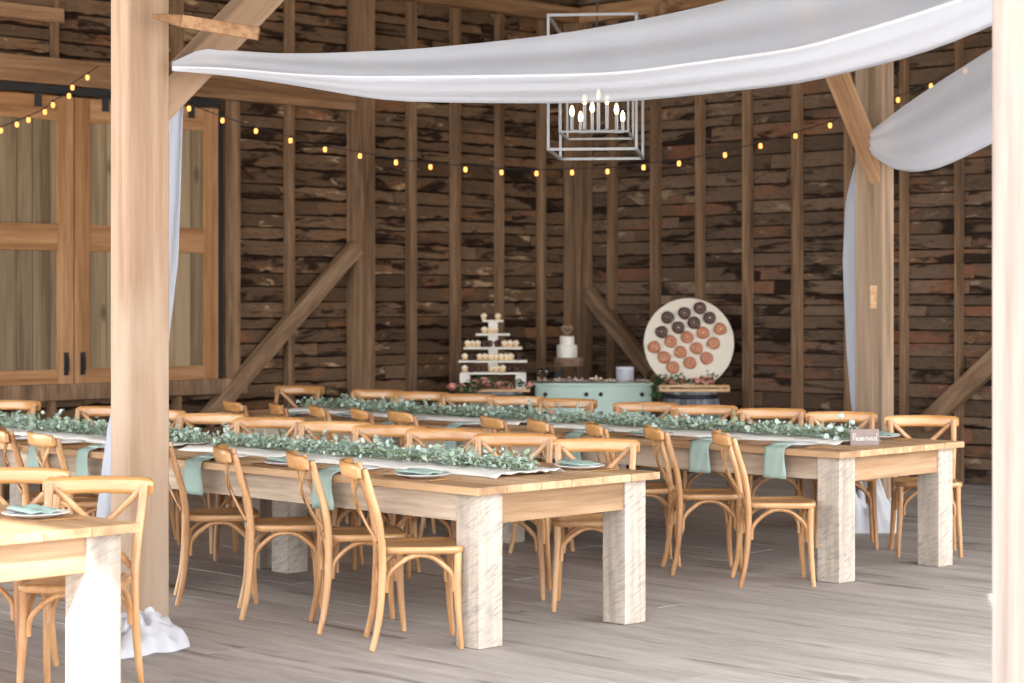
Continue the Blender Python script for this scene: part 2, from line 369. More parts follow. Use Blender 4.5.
hd_ = MB(); hd_.add([(0,RY0,3.75),(XW,RY0,3.75),(XW,RY0,4.75),(7.8,RY0,8.6),(0,RY0,4.85)]+[(0,RY0+.12,3.75),(XW,RY0+.12,3.75),(XW,RY0+.12,4.75),(7.8,RY0+.12,8.6),(0,RY0+.12,4.85)], [(0,1,2,3,4),(9,8,7,6,5),(0,5,6,1),(1,6,7,2),(2,7,8,3),(3,8,9,4),(4,9,5,0)])
struct(hd_.build('added_sun_header', M['board']), 'added unseen boarded gable blocking sun above the wide opening')  # out of view, added to keep direct sun off the near post and floor
# studs -----------------------------------------------------------------
def stud_left(px0, px1, z0, z1, dep=.07, name='wall_stud', mat=None, label='upright wooden stud on the left barn wall', wmin=.05):
    xa = x_on_y(px0, YW-.03-dep*.5); xb = x_on_y(px1, YW-.03-dep)
    mb = MB(); mb.box(0, max(xb-xa-dep*.6, wmin), -dep, 0, z0, z1)
    return struct(mb.build(name, mat or M['stud'], loc=(xa+dep*.3, YW-.028, 0), bevel=.004), label)
def stud_right(px0, px1, z0, z1, dep=.07, name='wall_stud', mat=None, label='upright wooden stud on the right barn wall', wmin=.05):
    ya = y_on_x(px0, XW-.03-dep); yb = y_on_x(px1, XW-.03-dep*.5)
    w = max(ya-yb-dep*.6, wmin)
    mb = MB(); mb.box(-dep, 0, 0, w, z0, z1)
    return struct(mb.build(name, mat or M['stud'], loc=(XW-.028, yb+dep*.3, 0), bevel=.004), label)
for a, b_ in ((284,297),(406,419),(450,463),(495,506),(537,548)): stud_left(a, b_, 0, 4.5)
for a, b_ in ((605,617),(648,661),(693,705),(740,753),(789,803),(842,852),(897,909),(952,964),(1012,1025),(1065,1078)): stud_right(a, b_, 0, 4.5)
stud_left(348, 379, 0, 4.5, dep=.15, name='wall_post', label='thick upright post on the left barn wall with a brace')
stud_left(221, 243, .9, 3.4, dep=.08, label='wide stud at the right edge of the sliding doors')
for a, b_ in ((47,59),(172,184)): stud_left(a, b_, 0, .8, label='short stud below the sliding doors')
for a, b_ in ((50,60),(170,186)): stud_left(a, b_, 3.6, 4.6, label='short upper stud above the door beam')
cp = MB(); cp.box(-.22, 0, -.22, 0, 0, 4.5)
struct(cp.build('wall_post', M['stud'], loc=(XW-.03, YW-.03, 0), bevel=.008), 'square corner post between the two barn walls')
# beams -----------------------------------------------------------------
def beam_left(pxa, pxb, z0, z1, dep, name, mat, label):
    xa = x_on_y(pxa, YW-dep); xb = x_on_y(pxb, YW-dep)
    mb = MB(); mb.box(0, xb-xa, -dep, 0, 0, z1-z0)
    return struct(mb.build(name, mat, loc=(xa, YW-.04, z0), bevel=.006), label)
beam_left(-200, 360, 3.40, 3.62, .13, 'wall_beam', M['beamx'], 'long horizontal beam above the sliding doors')
beam_left(-200, 245, .80, .935, .12, 'wall_beam', M['brace'], 'horizontal sill beam below the sliding doors')
beam_left(-200, 62, 3.92, 4.04, .08, 'wall_beam', M['beamx'], 'short upper girt at the top left')
pl = MB(); pl.box(5, XW-.02, YW-.19, YW-.03, 4.5, 4.66); struct(pl.build('wall_plate', M['beamx'], bevel=.006), 'top plate beam of the left wall')
pl = MB(); pl.box(XW-.19, XW-.03, 3, YW-.2, 4.5, 4.66); struct(pl.build('wall_plate', M['beamy'], bevel=.006), 'top plate beam of the right wall')
def brace_wall(side, p0, p1, w, label, dep=.10, off=.08):
    def pt(px, py):
        if side == 'l':
            x = x_on_y(px, YW-off-dep/2); p = (x, YW-off-dep/2)
        else:
            y = y_on_x(px, XW-off-dep/2); p = (XW-off-dep/2, y)
        return Vector((p[0], p[1], z_at(p, py)))
    return struct(bar_obj('wall_brace', M['brace'], pt(*p0), pt(*p1), w, dep, (0,-1,0) if side == 'l' else (-1,0,0)), label)
brace_wall('l', (356,247), (205,421), .15, 'diagonal brace on the left wall beside the thick post')
brace_wall('r', (588,293), (652,372), .16, 'diagonal brace behind the dessert table')
brace_wall('r', (1018,338), (925,425), .17, 'diagonal brace low on the right wall')
a = at_d(652, 20, 19.5); b_ = at_d(682, -6, 19.2); c = (a+b_)/2; mb = MB(); mb.bar(a-c, b_-c + (b_-a)*1.2, .12, .12)
struct(mb.build('roof_brace', M['beamx'], loc=c), 'slanted roof timber behind the lantern')
# sliding doors ---------------------------------------------------------
def door(name, pxa, pxb, hx, label):
    yd = YW-.10; xa = x_on_y(pxa, yd-.03); xb = x_on_y(pxb, yd-.03); w = xb-xa
    z0, z1 = .935, 3.31
    bd = MB(); x = 0
    while x < w-.01:
        ww = min(random.uniform(.13,.19), w-x); bd.box(x+.003, x+ww-.003, -.02, 0, 0, z1-z0); x += ww
    o = bd.build(name, M['doorboard'], loc=(xa, yd, z0)); struct(o, label)
    fr = MB(); st = .15
    fr.box(0, st, -.05, -.02, 0, z1-z0); fr.box(w-st, w, -.05, -.02, 0, z1-z0)
    fr.build('door_stile', M['doorframe'], o, bevel=.004)
    rl = MB(); rl.box(st, w-st, -.048, -.02, 0, .12); rl.box(st, w-st, -.048, -.02, 1.10, 1.32); rl.box(st, w-st, -.048, -.02, z1-z0-.2, z1-z0)
    rl.build('door_rail', M['doorframex'], o, bevel=.004)
    hd = MB(); hx = w-.075 if hx else .075
    hd.box(hx-.02, hx+.02, -.062, -.05, .07, .26); hd.tube([(hx,-.062,.1),(hx,-.09,.12),(hx,-.09,.21),(hx,-.062,.23)], .008, 8)
    hd.build('door_handle', M['black'], o)
    for hxx in (.2*w, .8*w):
        hg = MB(); hg.box(hxx-.03, hxx+.03, -.065, -.05, z1-z0-.1, z1-z0+.09); hg.build('door_hanger', M['iron'], o)
    return o
door('door_1', -120, 72.5, True, 'left sliding barn door of grey boards in an orange frame')
door('door_2', 73.5, 217, False, 'right sliding barn door partly behind the pale post')
tr = MB(); xa = x_on_y(-200, YW-.2); xb = x_on_y(222, YW-.2); tr.box(xa, xb, YW-.20, YW-.17, 3.325, 3.385)
struct(tr.build('trim_1', M['black']), 'black sliding door track under the beam')
tr = MB(); xb = x_on_y(221, YW-.08); tr.box(xb-.05, xb+.02, YW-.08, YW-.05, .95, 3.3); struct(tr.build('gap_shade_strip', M['black']), 'black strip painting the shaded gap beside the sliding door')  # black strip stands in for the shade in the open gap

# free-standing bent posts ------------------------------------------------
def post(loc, dx, dy, h, mat, label):
    mb = MB(); mb.box(-dx/2, dx/2, -dy/2, dy/2, 0, h); return struct(mb.build('timber_post', mat, loc=loc, bevel=.012), label)
LP = Vector((*W((140-512)*10.2/F, 10.2), 0))
RP = Vector((*W((874.5-512)*14.4/F, 14.4), 0))
NP = Vector((*W((1027-512)*6.75/F, 6.75), 0))
post(LP, .245, .165, 6.3, M['post'], 'pale square timber post behind the front left table')
rp_ = post(RP, .145, .235, 6.3, M['postgrey'], 'timber post with white drape behind the reserved table')
post(NP, .17, .17, 4.6, M['postpale'], 'bright pale post at the right edge of the view')
mb = MB(); z_ = zpx(297, 14.3); mb.box(-.0735,-.070,-.07,-.015,z_-.08,z_+.08); mb.build('mortise_plug', M['slab'], rp_)
def brace_free(a, b_, w, h, mat, label):
    return struct(bar_obj('post_brace', mat, a, b_, w, h, (0,1,0), .01), label)
a = Vector((LP.x+.02, LP.y, zpx(118, 10.2))); bx_ = Vector((a.x+1.75, a.y, a.z+1.62)); brace_free(a, bx_, .17, .13, M['post'], 'pale diagonal brace rising right from the left post')
a = Vector((RP.x+.02, RP.y-.05, zpx(184, 14.4))); b2 = Vector((a.x-1.1, a.y, a.z+1.50)); brace_free(a, b2, .15, .10, M['bracenew'], 'brown diagonal brace rising left from the draped post')
bm = MB(); bm.box(-2, XW-.2, -.1, .1, 0, .22); struct(bm.build('tie_beam', M['beamx'], loc=(0, LP.y+.02, 4.45)), 'tie beam across the barn above the posts')
# nailed offcut board on left post
p0 = at_d(152, 16, 10.02); p1 = at_d(259, 34, 10.0); c = (p0+p1)/2; mb = MB(); mb.bar(p0-c, (p0-c)*.72+(p1-c)*.28, .035, .02, h2=.062); mb.bar((p0-c)*.72+(p1-c)*.28, p1-c, .035, .062)
tag(mb.build('offcut_board', M['beamx'], loc=c, bevel=.004), 'short pale offcut board nailed across the left post and brace', 'board')
# metal conduit on the upper left wall
p0 = at_d(50.5, -5, 16.7); mb = MB(); mb.tube([(0,0,.4),(0,0,-.4),(.03,0,-.47),(.08,0,-.47)], .012, 8)
tag(mb.build('conduit', M['steel'], loc=at_d(50.5,10,16.9)), 'thin grey conduit running down beside an upper stud', 'pipe')

# ------------------------------------------------------------------ chairs
def arc(a, b_, n, f):
    return [Vector(a).lerp(Vector(b_), i/n) + f(i/n) for i in range(n+1)]
def bez(P, n=14):
    P = [Vector(p) for p in P]; out = []
    m = len(P)-1
    for i in range(m):           # catmull-rom
        p0 = P[max(i-1,0)]; p1 = P[i]; p2 = P[i+1]; p3 = P[min(i+2,m)]
        for k in range(n):
            t = k/n
            out.append(.5*((2*p1)+(p2-p0)*t+(2*p0-5*p1+4*p2-p3)*t*t+(3*p1-p0-3*p2+p3)*t**3))
    out.append(P[-1]); return out
SEAT_Z = .478
def make_chair():
    root = empty('bentwood_chair')
    # seat: rounded trapezoid, slightly dished with a raised rim
    def ring(sc, z):
        pts = []; n = 40
        for k in range(n):
            a = 2*PI*k/n; ca, sa = math.cos(a), math.sin(a); e = .42
            x = math.copysign(abs(ca)**e, ca); y = math.copysign(abs(sa)**e, sa)
            wx = .205 + .018*y
            pts.append(Vector((x*wx*sc, y*.205*sc, z)))
        return pts
    s = MB(); s.grid([ring(.95,SEAT_Z-.034), ring(1.0,SEAT_Z-.028), ring(1.0,SEAT_Z-.006), ring(.97,SEAT_Z), ring(.82,SEAT_Z-.001), ring(.78,SEAT_Z-.007), ring(.02,SEAT_Z-.009)], True, True)
    s.add(ring(.95,SEAT_Z-.034), [tuple(reversed(range(40)))])
    s.build('seat', M['seat'], root)
    for sx in (-1, 1):
        m_ = MB(); pts = bez([(sx*.203,-.240,0),(sx*.196,-.208,.14),(sx*.188,-.192,.32),(sx*.188,-.192,.48),(sx*.195,-.212,.62),(sx*.201,-.245,.73),(sx*.205,-.278,.845)], 8)
        m_.tube(pts, [.0135+.005*min(1, i/14) for i in range(len(pts))], 10); m_.build('rear_leg', M['chair'], root)
        m_ = MB(); pts = bez([(sx*.196,.180,0),(sx*.190,.168,.14),(sx*.180,.162,.30),(sx*.178,.165,.45)], 7)
        m_.tube(pts, [.0125+.006*min(1, i/12) for i in range(len(pts))], 10); m_.build('front_leg', M['chair'], root)
    def arch(a, b_, zt, lab):
        a, b_ = Vector(a), Vector(b_); d = b_-a; L_ = d.length
        P = [a, a+d*.02+Vector((0,0,.07)), a+d*.15+Vector((0,0,zt-.045-a.z)), a+d*.37+Vector((0,0,zt-a.z)), a+d*.63+Vector((0,0,zt-a.z)), a+d*.85+Vector((0,0,zt-.045-a.z)), a+d*.98+Vector((0,0,.07)), b_]
        m_ = MB(); m_.tube(bez(P, 5), .0125, 8); m_.build('arch_stretcher', M['chair'], root)
    zt = SEAT_Z-.046
    for sx in (-1, 1): arch((sx*.172,-.172,.265), (sx*.172,.148,.265), zt, '')
    arch((-.16,.165,.265), (.16,.165,.265), zt, ''); arch((-.168,-.19,.265), (.168,-.19,.265), zt, '')
    # top rail: bowed board
    r = MB(); rows = []; n = 22
    for i in range(n+1):
        t = -1 + 2*i/n; x = t*.240; bow = -.302 - .062*(1-t*t) ; hh = .036*(1 - max(0, abs(t)-.93)*5); th = .0115*(1 - max(0, abs(t)-.93)*5)
        zc = .831 + .004*(1-t*t)
        ang = .25
        rows.append([Vector((x, bow + dy*th*math.cos(ang) - dz*hh*math.sin(ang)*.6, zc + dz*hh)) for dy, dz in ((1,-1),(1.25,-.5),(1.3,0),(1.25,.5),(1,1),(-1,1),(-1.25,.5),(-1.3,0),(-1.25,-.5),(-1,-1))])
    r.grid(rows, True, True); r.add(rows[0], [tuple(range(10))]); r.add(rows[-1], [tuple(reversed(range(10)))])
    r.build('top_rail', M['rail'], root)
    # crossing back strips
    for sx in (-1, 1):
        m_ = MB(); pts = bez([(sx*.184,-.296,.82),(sx*.102,-.312,.742),(sx*.01,-.298-.006*sx,.66),(-sx*.085,-.256,.575),(-sx*.168,-.212,.50)], 7)
        m_.tube(pts, .0145, 8, flat=.42, flatdir=(0,1,.35)); m_.build('cross_slat', M['chair'], root)
    return root
proto = make_chair(); first_chair = [True]
def chair_at(x, y, face, label, group):
    """x, y = seat centre; face = direction faced (angle in the barn plane)"""
    o = proto if first_chair[0] else dup(proto)
    first_chair[0] = False
    o.location = (x, y, 0); o.rotation_euler = (0, 0, face - PI/2)
    tag(o, label, 'chair', group); return o
def by_rear_right(px, py, A, label, group):
    p = at_z(px, py, 0); fa = A - TH
    f = Vector((math.cos(fa), math.sin(fa))); r = Vector((f.y, -f.x))
    c = Vector((p.x, p.y)) + f*.240 - r*.203
    return chair_at(c.x, c.y, fa, label, group)
def by_rear_right_x(px, x, A, label, group):
    y = y_on_x(px, x); fa = A - TH
    f = Vector((math.cos(fa), math.sin(fa))); r = Vector((f.y, -f.x))
    c = Vector((x, y)) + f*.240 - r*.203
    return chair_at(c.x, c.y, fa, label, group)
def by_rail(px, x, dev, label, group):
    """chair facing -x whose rail centre lies on x"""
    y = y_on_x(px, x); fa = PI + dev
    f = Vector((math.cos(fa), math.sin(fa))); c = Vector((x, y)) + f*.33
    return chair_at(c.x, c.y, fa, label, group)
g = 'bentwood chairs along the left side of the middle table row'
nearA = [(372,651,.14),(319,634,.20),(241.5,620,.16),(177,606,.18)]
for i, (px, py, A) in enumerate(nearA):
    by_rear_right(px, py, A, 'bentwood chair, %s from the near end on the left side of the middle table' % ORD[i], g)
by_rear_right_x(63, 6.32, .48, 'honey bentwood chair with its curved back rail seen just left of the pale post', g)
by_rear_right_x(18, 6.30, .26, 'honey bentwood chair at the left edge, second beyond the pale post', g)
g = 'bentwood chairs along the right side of the middle table row'
for i, px in enumerate([596,515,446,391,336,270,213,158,107,14]):
    by_rail(px, 8.17, [.70,.70,.56,.52,.52,.6,.55,.4,.4,.5][i], 'bentwood chair, %s from the near end on the right of the middle row' % ORD[i], g)
g = 'bentwood chairs along the left side of the back right table row'
nearB = [(740,9.06,.0),(672,9.15,.06),(611,9.17,.06),(556,9.2,.18),(510,9.22,.24),(419,9.25,.36),(375,9.25,.22),(332,9.25,.2),(290,9.25,.18),(249,9.25,.36)]
for i, (px, x, A) in enumerate(nearB):
    by_rear_right_x(px, x, A, 'bentwood chair, %s from the near end on the left of the reserved row' % ORD[i], g)
g = 'bentwood chairs along the right side of the back right table row'
for i, px in enumerate([921,841,771,704,645,568,518,470,423,379,301]):
    by_rail(px, 11.33, (.72 if i < 5 else .46) + random.uniform(-.06,.06), 'bentwood chair, %s from the near end on the right of the reserved row' % ORD[i], g)
g = 'bentwood chairs at the front left table'
for i, (px, dv) in enumerate([(100,.72),(20,.66),(-50,.6)]):
    by_rail(px, 4.91, dv, 'bentwood chair, %s from the near end at the sunlit front left table' % ORD[i], g)

# ------------------------------------------------------------------ tables
TW, TL, TZ = 1.29, 2.95, .76
def make_table():
    root = empty('farm_table')
    t = MB(); n = 6; x = 0
    ws = [.2,.23,.21,.22,.21,.22]; s = TW/sum(ws)
    for w in ws:
        w *= s; e = random.uniform(0,.004); t.box(x+.0012, x+w-.0012, e, TL-e, TZ-.038, TZ); x += w
    t.build('tabletop', M['top'], root, bevel=.004)
    lg = .155; i, j = .058, .048
    for a in (i, TW-i-lg):
        for b_ in (j, TL-j-lg):
            m_ = MB(); m_.box(0, lg, 0, lg, 0, TZ-.038); m_.build('leg', M['leg'], root, loc=(a, b_, 0), bevel=.004)
    for a in (i+.012, TW-i-.05):
        m_ = MB(); m_.box(0, .038, 0, TL-2*j-2*lg, 0, .135); m_.build('apron', M['apron'], root, loc=(a, j+lg, TZ-.038-.135), bevel=.003)
    for b_ in (j+.012, TL-j-.05):
        m_ = MB(); m_.box(0, TW-2*i-2*lg, 0, .038, 0, .145); m_.build('end_apron', M['apronx'], root, loc=(i+lg, b_, TZ-.038-.145), bevel=.003)
    return root
tp = make_table()
TABS = {'A1': (6.52, 6.78), 'A2': (6.52, 6.78+TL+.02), 'B1': (9.52, 6.91), 'B2': (9.52, 6.91+TL+.02), 'C1': (3.29, 6.66)}
tl = {'A1': 'rough pine farm table in the middle of the floor, near end towards the viewer', 'A2': 'pine farm table in line behind the middle table, partly behind the pale post',
      'B1': 'rough pine farm table with the Reserved sign on its near end', 'B2': 'pine farm table in line behind the reserved table', 'C1': 'sunlit pine farm table cut off at the front left corner'}
for i, k in enumerate(['A1','A2','B1','B2','C1']):
    o = tp if i == 0 else dup(tp); o.location = (*TABS[k], 0); tag(o, tl[k], 'table', 'rough pine farm tables')
where = {'A1': 'on the middle table', 'A2': 'on the table behind the post', 'B1': 'on the reserved table', 'B2': 'on the far right table', 'C1': 'on the sunlit front left table'}

# runner + garland
def leaf(mb, p, d, up, l, w):
    d = d.normalized(); s = d.cross(up)
    s = s.normalized() if s.length > 1e-3 else Vector((1,0,0)); n = s.cross(d).normalized()
    vs = [p, p+d*l*.3+s*w*.42+n*w*.1, p+d*l*.65+s*w*.45+n*w*.08, p+d*l, p+d*l*.65-s*w*.45+n*w*.08, p+d*l*.3-s*w*.42+n*w*.1, p+d*l*.5-n*w*.04]
    mb.add(vs, [(0,1,6),(1,2,6),(2,3,6),(3,4,6),(4,5,6),(5,0,6)], True)
def rdir(zb=.2):
    a = random.uniform(0, 2*PI); z = random.uniform(-.2, .9)+zb*.3; r = math.sqrt(max(.05, 1-min(1,z*z))); return Vector((r*math.cos(a), r*math.sin(a), z))
def runner_garland(key, y0, y1, big):
    tx, ty = TABS[key]; cx = tx + TW/2
    P = []; n = int((y1-y0)/.06); ph = [random.uniform(0,6) for _ in range(5)]
    for i in range(n+1):
        y = y0 + (y1-y0)*i/n; wl = .235 + .03*math.sin(y*4+ph[0]) + .012*math.sin(y*17+ph[1]); wr = .235 + .03*math.sin(y*3.3+ph[2]) + .012*math.sin(y*15+ph[3])
        row = []
        for j in range(15):
            t = j/14; x = cx - wl + (wl+wr)*t; e = min(t, 1-t)
            z = TZ + .006 + .010*abs(math.sin(y*9+t*11+ph[4])) + .012*abs(math.sin(t*23+math.sin(y*5)*1.5)) + random.uniform(0,.003)
            row.append((x, y, z if e > .03 else TZ+.004))
        P.append(row)
    mb = MB(); mb.grid(P); tag(mb.build('table_runner', M['runner'], solid=.003), 'crinkled white gauze runner ' + where[key], 'table runner', 'white gauze runners')
    root = empty('eucalyptus_garland', (cx, (y0+y1)/2, TZ+.03))
    st = MB(); ga = MB(); gbm = MB(); L_ = (y1-y0)*.5
    for k in range(5):
        pts = [(.06*math.sin(y*5+k*1.7), y, .02+.02*math.sin(y*7+k)) for y in [ -L_+.05+ (2*L_-.1)*q/24 for q in range(25)]]
        st.tube(pts, .003, 5)
    nl = int((y1-y0)*1500)
    for k in range(nl):
        y = random.uniform(-L_, L_-.02); dens = .75+.25*math.sin(y*6)
        sp = .115*dens
        p = Vector((random.gauss(0, sp*.62), y, abs(random.gauss(.015, .026))))
        p.x = max(-.2, min(.2, p.x))
        l = random.uniform(.013,.028)*(1.7 if random.random() < big*.6 else 1); w = l*random.uniform(.5,.9)
        leaf(ga if random.random() < .55 else gbm, p, rdir(), Vector((random.uniform(-.5,.5),random.uniform(-.5,.5),1)), l, w)
    for k in range(int((y1-y0)*2)):      # sprigs standing proud
        y = random.uniform(-L_+.1, L_-.1); p = Vector((random.uniform(-.08,.08), y, .03)); d = rdir(.8); d.z = abs(d.z)+.25; ln = random.uniform(.06,.10)
        st.tube([p, p+d*ln], .002, 4)
        for q in range(7):
            leaf(gbm, p + d*ln*(.3+.1*q), rdir(), Vector((0,0,1)), .038, .032)
    tag(root, 'sage eucalyptus garland ' + where[key], 'garland', 'eucalyptus garlands')
    st.build('stems', M['stem'], root); ga.build('green_leaves', M['leaf'], root); gbm.build('blue_leaves', M['leafb'], root)
runner_garland('A1', 6.78+.27, 6.78+TL-.05, .3)
runner_garland('A2', 6.78+TL+.08, 6.78+2*TL-.3, .8)
runner_garland('B1', 6.91+.32, 6.91+TL-.05, .3)
runner_garland('B2', 6.91+TL+.08, 6.91+2*TL-.3, .6)
runner_garland('C1', 6.67+.95, 6.67+TL-.2, .3)

# place settings
def make_plate():
    mb = MB(); mb.lathe([(.055,.0),(.075,.002),(.10,.012),(.132,.019),(.135,.021),(.132,.0225),(.10,.016),(.078,.0065),(.0,.006)], 32)
    return mb.mesh('dinner_plate', M['plate'])
plate_me = make_plate()
def fork_mesh(kind):
    mb = MB()
    if kind == 'fork':
        mb.bar((0,-.095,.004),(0,.03,.005), .011, .003, w2=.006); mb.bar((0,.03,.005),(0,.06,.008), .006, .003, w2=.022)
        for k in (-1,-.33,.33,1): mb.bar((k*.0095,.06,.008),(k*.009,.1,.006), .0035,.002)
    else:
        mb.bar((0,-.10,.004),(0,.005,.004), .012, .004); mb.bar((0,.005,.004),(0,.11,.004), .017, .0022, w2=.008)
    return mb.mesh(kind, M['gold'])
fork_me, knife_me = fork_mesh('fork'), fork_mesh('knife')
def napkin_hang(w, drop, reach):
    P = []; prof = [(reach,.026)]
    for i in range(8): prof.append((reach*(1-i/7.0), .0265 if i < 4 else .0265 - .02*(i-3)/4))
    prof += [(-.008,.003),(-.014,-.006)] + [(-.016-.004*math.sin(k*.9), -.006-drop*k/6) for k in range(1,7)]
    for (a, z) in prof:
        row = []
        for j in range(9):
            t = j/8-.5; row.append((a + .003*math.sin(j*1.9+z*30), t*w*(1+.12*min(0,z)/-.2) , z + .002*math.cos(j*2.2)))
        P.append(row)
    mb = MB(); mb.grid(P); return mb
def napkin_fold():
    P = []
    for i in range(9):
        row = []
        for j in range(13):
            u = i/8-.5; v = j/12-.5
            row.append((u*.15+.04*v, v*.27, .026+.012*math.sin(v*9+1)*(.5-abs(u))+.010*abs(math.sin(u*6))))
        P.append(row)
    mb = MB(); mb.grid(P); return mb
nap_me = [napkin_hang(w, d, .16).mesh('napkin', M['napkin']) for w, d in ((.13,.18),(.115,.19),(.15,.17))]
fold_me = napkin_fold().mesh('napkin', M['napkin'])
def solidify(o, t): m_ = o.modifiers.new('t','SOLIDIFY'); m_.thickness = t; m_.offset = 0
def obj_me(name, me, loc, rz=0):
    o = bpy.data.objects.new(name, me); COL.objects.link(o); o.location = loc; o.rotation_euler = (0,0,rz); return o
def setting(key, side, y, style, n, idx):
    tx, ty = TABS[key]
    x = tx + .185 if side == 'left' else tx + TW - .185; sg = 1 if side == 'left' else -1
    nm = '%s from near end, %s side, %s' % (ORD[idx], side, where[key][3:])
    p = obj_me('dinner_plate', plate_me, (x, y, TZ+.001)); tag(p, 'white plate, ' + nm, 'plate', 'white dinner plates')
    rz = 0 if side == 'left' else PI
    if style == 'hang':
        o = obj_me('napkin', random.choice(nap_me), (tx if side == 'left' else tx+TW, y, TZ), rz); solidify(o, .003)
        tag(o, 'hanging sage napkin, ' + nm, 'napkin', 'sage green napkins')
    elif style == 'fold':
        o = obj_me('napkin', fold_me, (x, y, TZ+.003), rz + random.uniform(-.2,.2)); solidify(o, .004)
        tag(o, 'folded sage napkin on plate, ' + nm, 'napkin', 'sage green napkins')
    for nme, me, dy in (('fork', fork_me, .175*sg), ('knife', knife_me, -.17*sg)):
        o = obj_me(nme, me, (x-.01*sg, y+dy, TZ+.001), rz - PI/2)
        tag(o, 'gold %s, ' % nme + nm, nme, 'gold cutlery')
for i, (y, s_) in enumerate([(7.36,'fold'),(7.88,'hang'),(8.40,'fold'),(8.97,'hang')]): setting('A1','left',y,s_,'',i)
for i, (y, s_) in enumerate([(10.04,'hang'),(10.56,'hang'),(11.05,'hang'),(11.7,'hang')]): setting('A2','left',y,s_,'',i)
for i, y in enumerate([7.17,7.75,8.33,8.95]): setting('A1','right',y,'fold' if i != 1 else 'none','',i)
for i, y in enumerate([10.0,10.6,11.2]): setting('A2','right',y,'fold','',i)
for i, (y, s_) in enumerate([(7.37,'hang'),(7.94,'hang'),(8.5,'fold'),(9.0,'hang')]): setting('B1','left',y,s_,'',i)
for i, (y, s_) in enumerate([(10.15,'hang'),(10.8,'hang'),(11.4,'fold'),(11.95,'hang')]): setting('B2','left',y,s_,'',i)
for i, y in enumerate([7.42,7.98,8.6,9.2]): setting('B1','right',y,'fold','',i)
for i, y in enumerate([10.2,10.8,11.4]): setting('B2','right',y,'fold','',i)
for i, y in enumerate([7.12,7.78]): setting('C1','right',y,'fold','',i)
# fallen sprig
mb = MB(); st = at_z(521, 612, 0)
for k in range(9): leaf(mb, Vector((random.uniform(-.03,.03), random.uniform(-.03,.03), .006)), Vector((random.uniform(-1,1),random.uniform(-1,1),.1)), Vector((0,0,1)), .035, .015)
tag(mb.build('fallen_sprig', M['leaf'], loc=st), 'small green eucalyptus sprig fallen on the floor between the middle table legs', 'sprig')

# reserved sign ---------------------------------------------------------------
sp = at_z(864.5, 445.5, TZ); CAMZ = -TH
sg = empty('reserved_sign', sp, CAMZ+.12)
mb = MB(); mb.box(-.088,.088,-.008,.008,.0,.098); mb.build('sign_board', M['signb'], sg, bevel=.002)
def stroke_letters():
    G = { 'R': [[(.10,0),(.14,.5),(.20,1.0)],[(.04,.85),(.2,1.02),(.42,.95),(.40,.68),(.2,.52),(.34,.3),(.52,.02)]],
          'e': [[(0,.2),(.16,.26),(.26,.4),(.16,.5),(.06,.36),(.1,.08),(.24,.02),(.36,.16)]],
          's': [[(0,.16),(.14,.34),(.2,.5),(.24,.3),(.24,.1),(.1,.02),(.04,.08)],[(.2,.02),(.34,.14)]],
          'r': [[(0,.16),(.1,.46),(.14,.4),(.26,.44),(.26,.14),(.3,.02),(.4,.14)]],
          'v': [[(0,.4),(.06,.46),(.14,.04),(.2,.04),(.32,.46),(.4,.38)]],
          'd': [[(.28,.4),(.12,.48),(.02,.22),(.1,.02),(.24,.14),(.34,.5),(.40,1.05)],[(.34,.5),(.32,.1),(.40,.02),(.5,.12)]] }
    x = 0; out = []
    for ch, adv in zip('Reserved', (.50,.34,.34,.38,.34,.38,.34,.5)):
        for s_ in G[ch]: out.append([(x+px_, py_) for px_, py_ in s_])
        x += adv
    return out, x
strokes, tot = stroke_letters(); mb = MB(); sc = .158/tot
for s_ in strokes:
    pts = bez([(-.079+px_*sc, -.0095,   .030+py_*.042) for px_, py_ in s_], 5); mb.tube(pts, .0010, 6)
mb.build('sign_lettering', M['ink'], sg)
tag(sg, 'small wooden sign reading Reserved in white script on the table end', 'sign')
# silver dollar sprig beside sign
r = empty('eucalyptus_sprig', at_z(846, 444, TZ)); mb = MB(); lf = MB()
rx = Vector((CT,-ST,0))
mb.tube([(0,0,.03),(rx*-.01)+Vector((0,0,.09)),(rx*.02)+Vector((0,0,.15))], .0025, 5); mb.tube([(0,0,.05),rx*-.09+Vector((0,0,.09))], .002, 5); mb.tube([(0,0,.03),rx*-.06+Vector((0,0,.02))], .002, 5)
for dx, z in ((-.10,.10),(-.035,.09),(.035,.13),(-.03,.17),(-.12,.045),(-.06,.03)):
    p = rx*dx + Vector((0,0,z)); m3 = Matrix.Translation(p) @ Matrix.Rotation(-TH,4,'Z') @ Matrix.Rotation(PI/2+random.uniform(-.5,.5),4,'X')
    lf.lathe([(.002,.001),(.019,.0),(.020,.001),(.0,.002)], 14, M=m3)
mb.build('stem', M['stem'], r); lf.build('round_leaves', M['leafb'], r)
tag(r, 'round-leaved eucalyptus sprig standing beside the Reserved sign', 'sprig')
bpy.context.view_layer.update()
# ------------------------------------------------------------------ dessert corner (faces the room's diagonal)
RXV = Vector((CT, -ST, 0)); DV = Vector((ST, CT, 0))
def at(px, py, d): return at_d(px, py, d)
def zpx(py, d): return CH + (YH-py)*d/F
def foot(px, d): v = at_d(px, 300, d); v.z = 0; return v
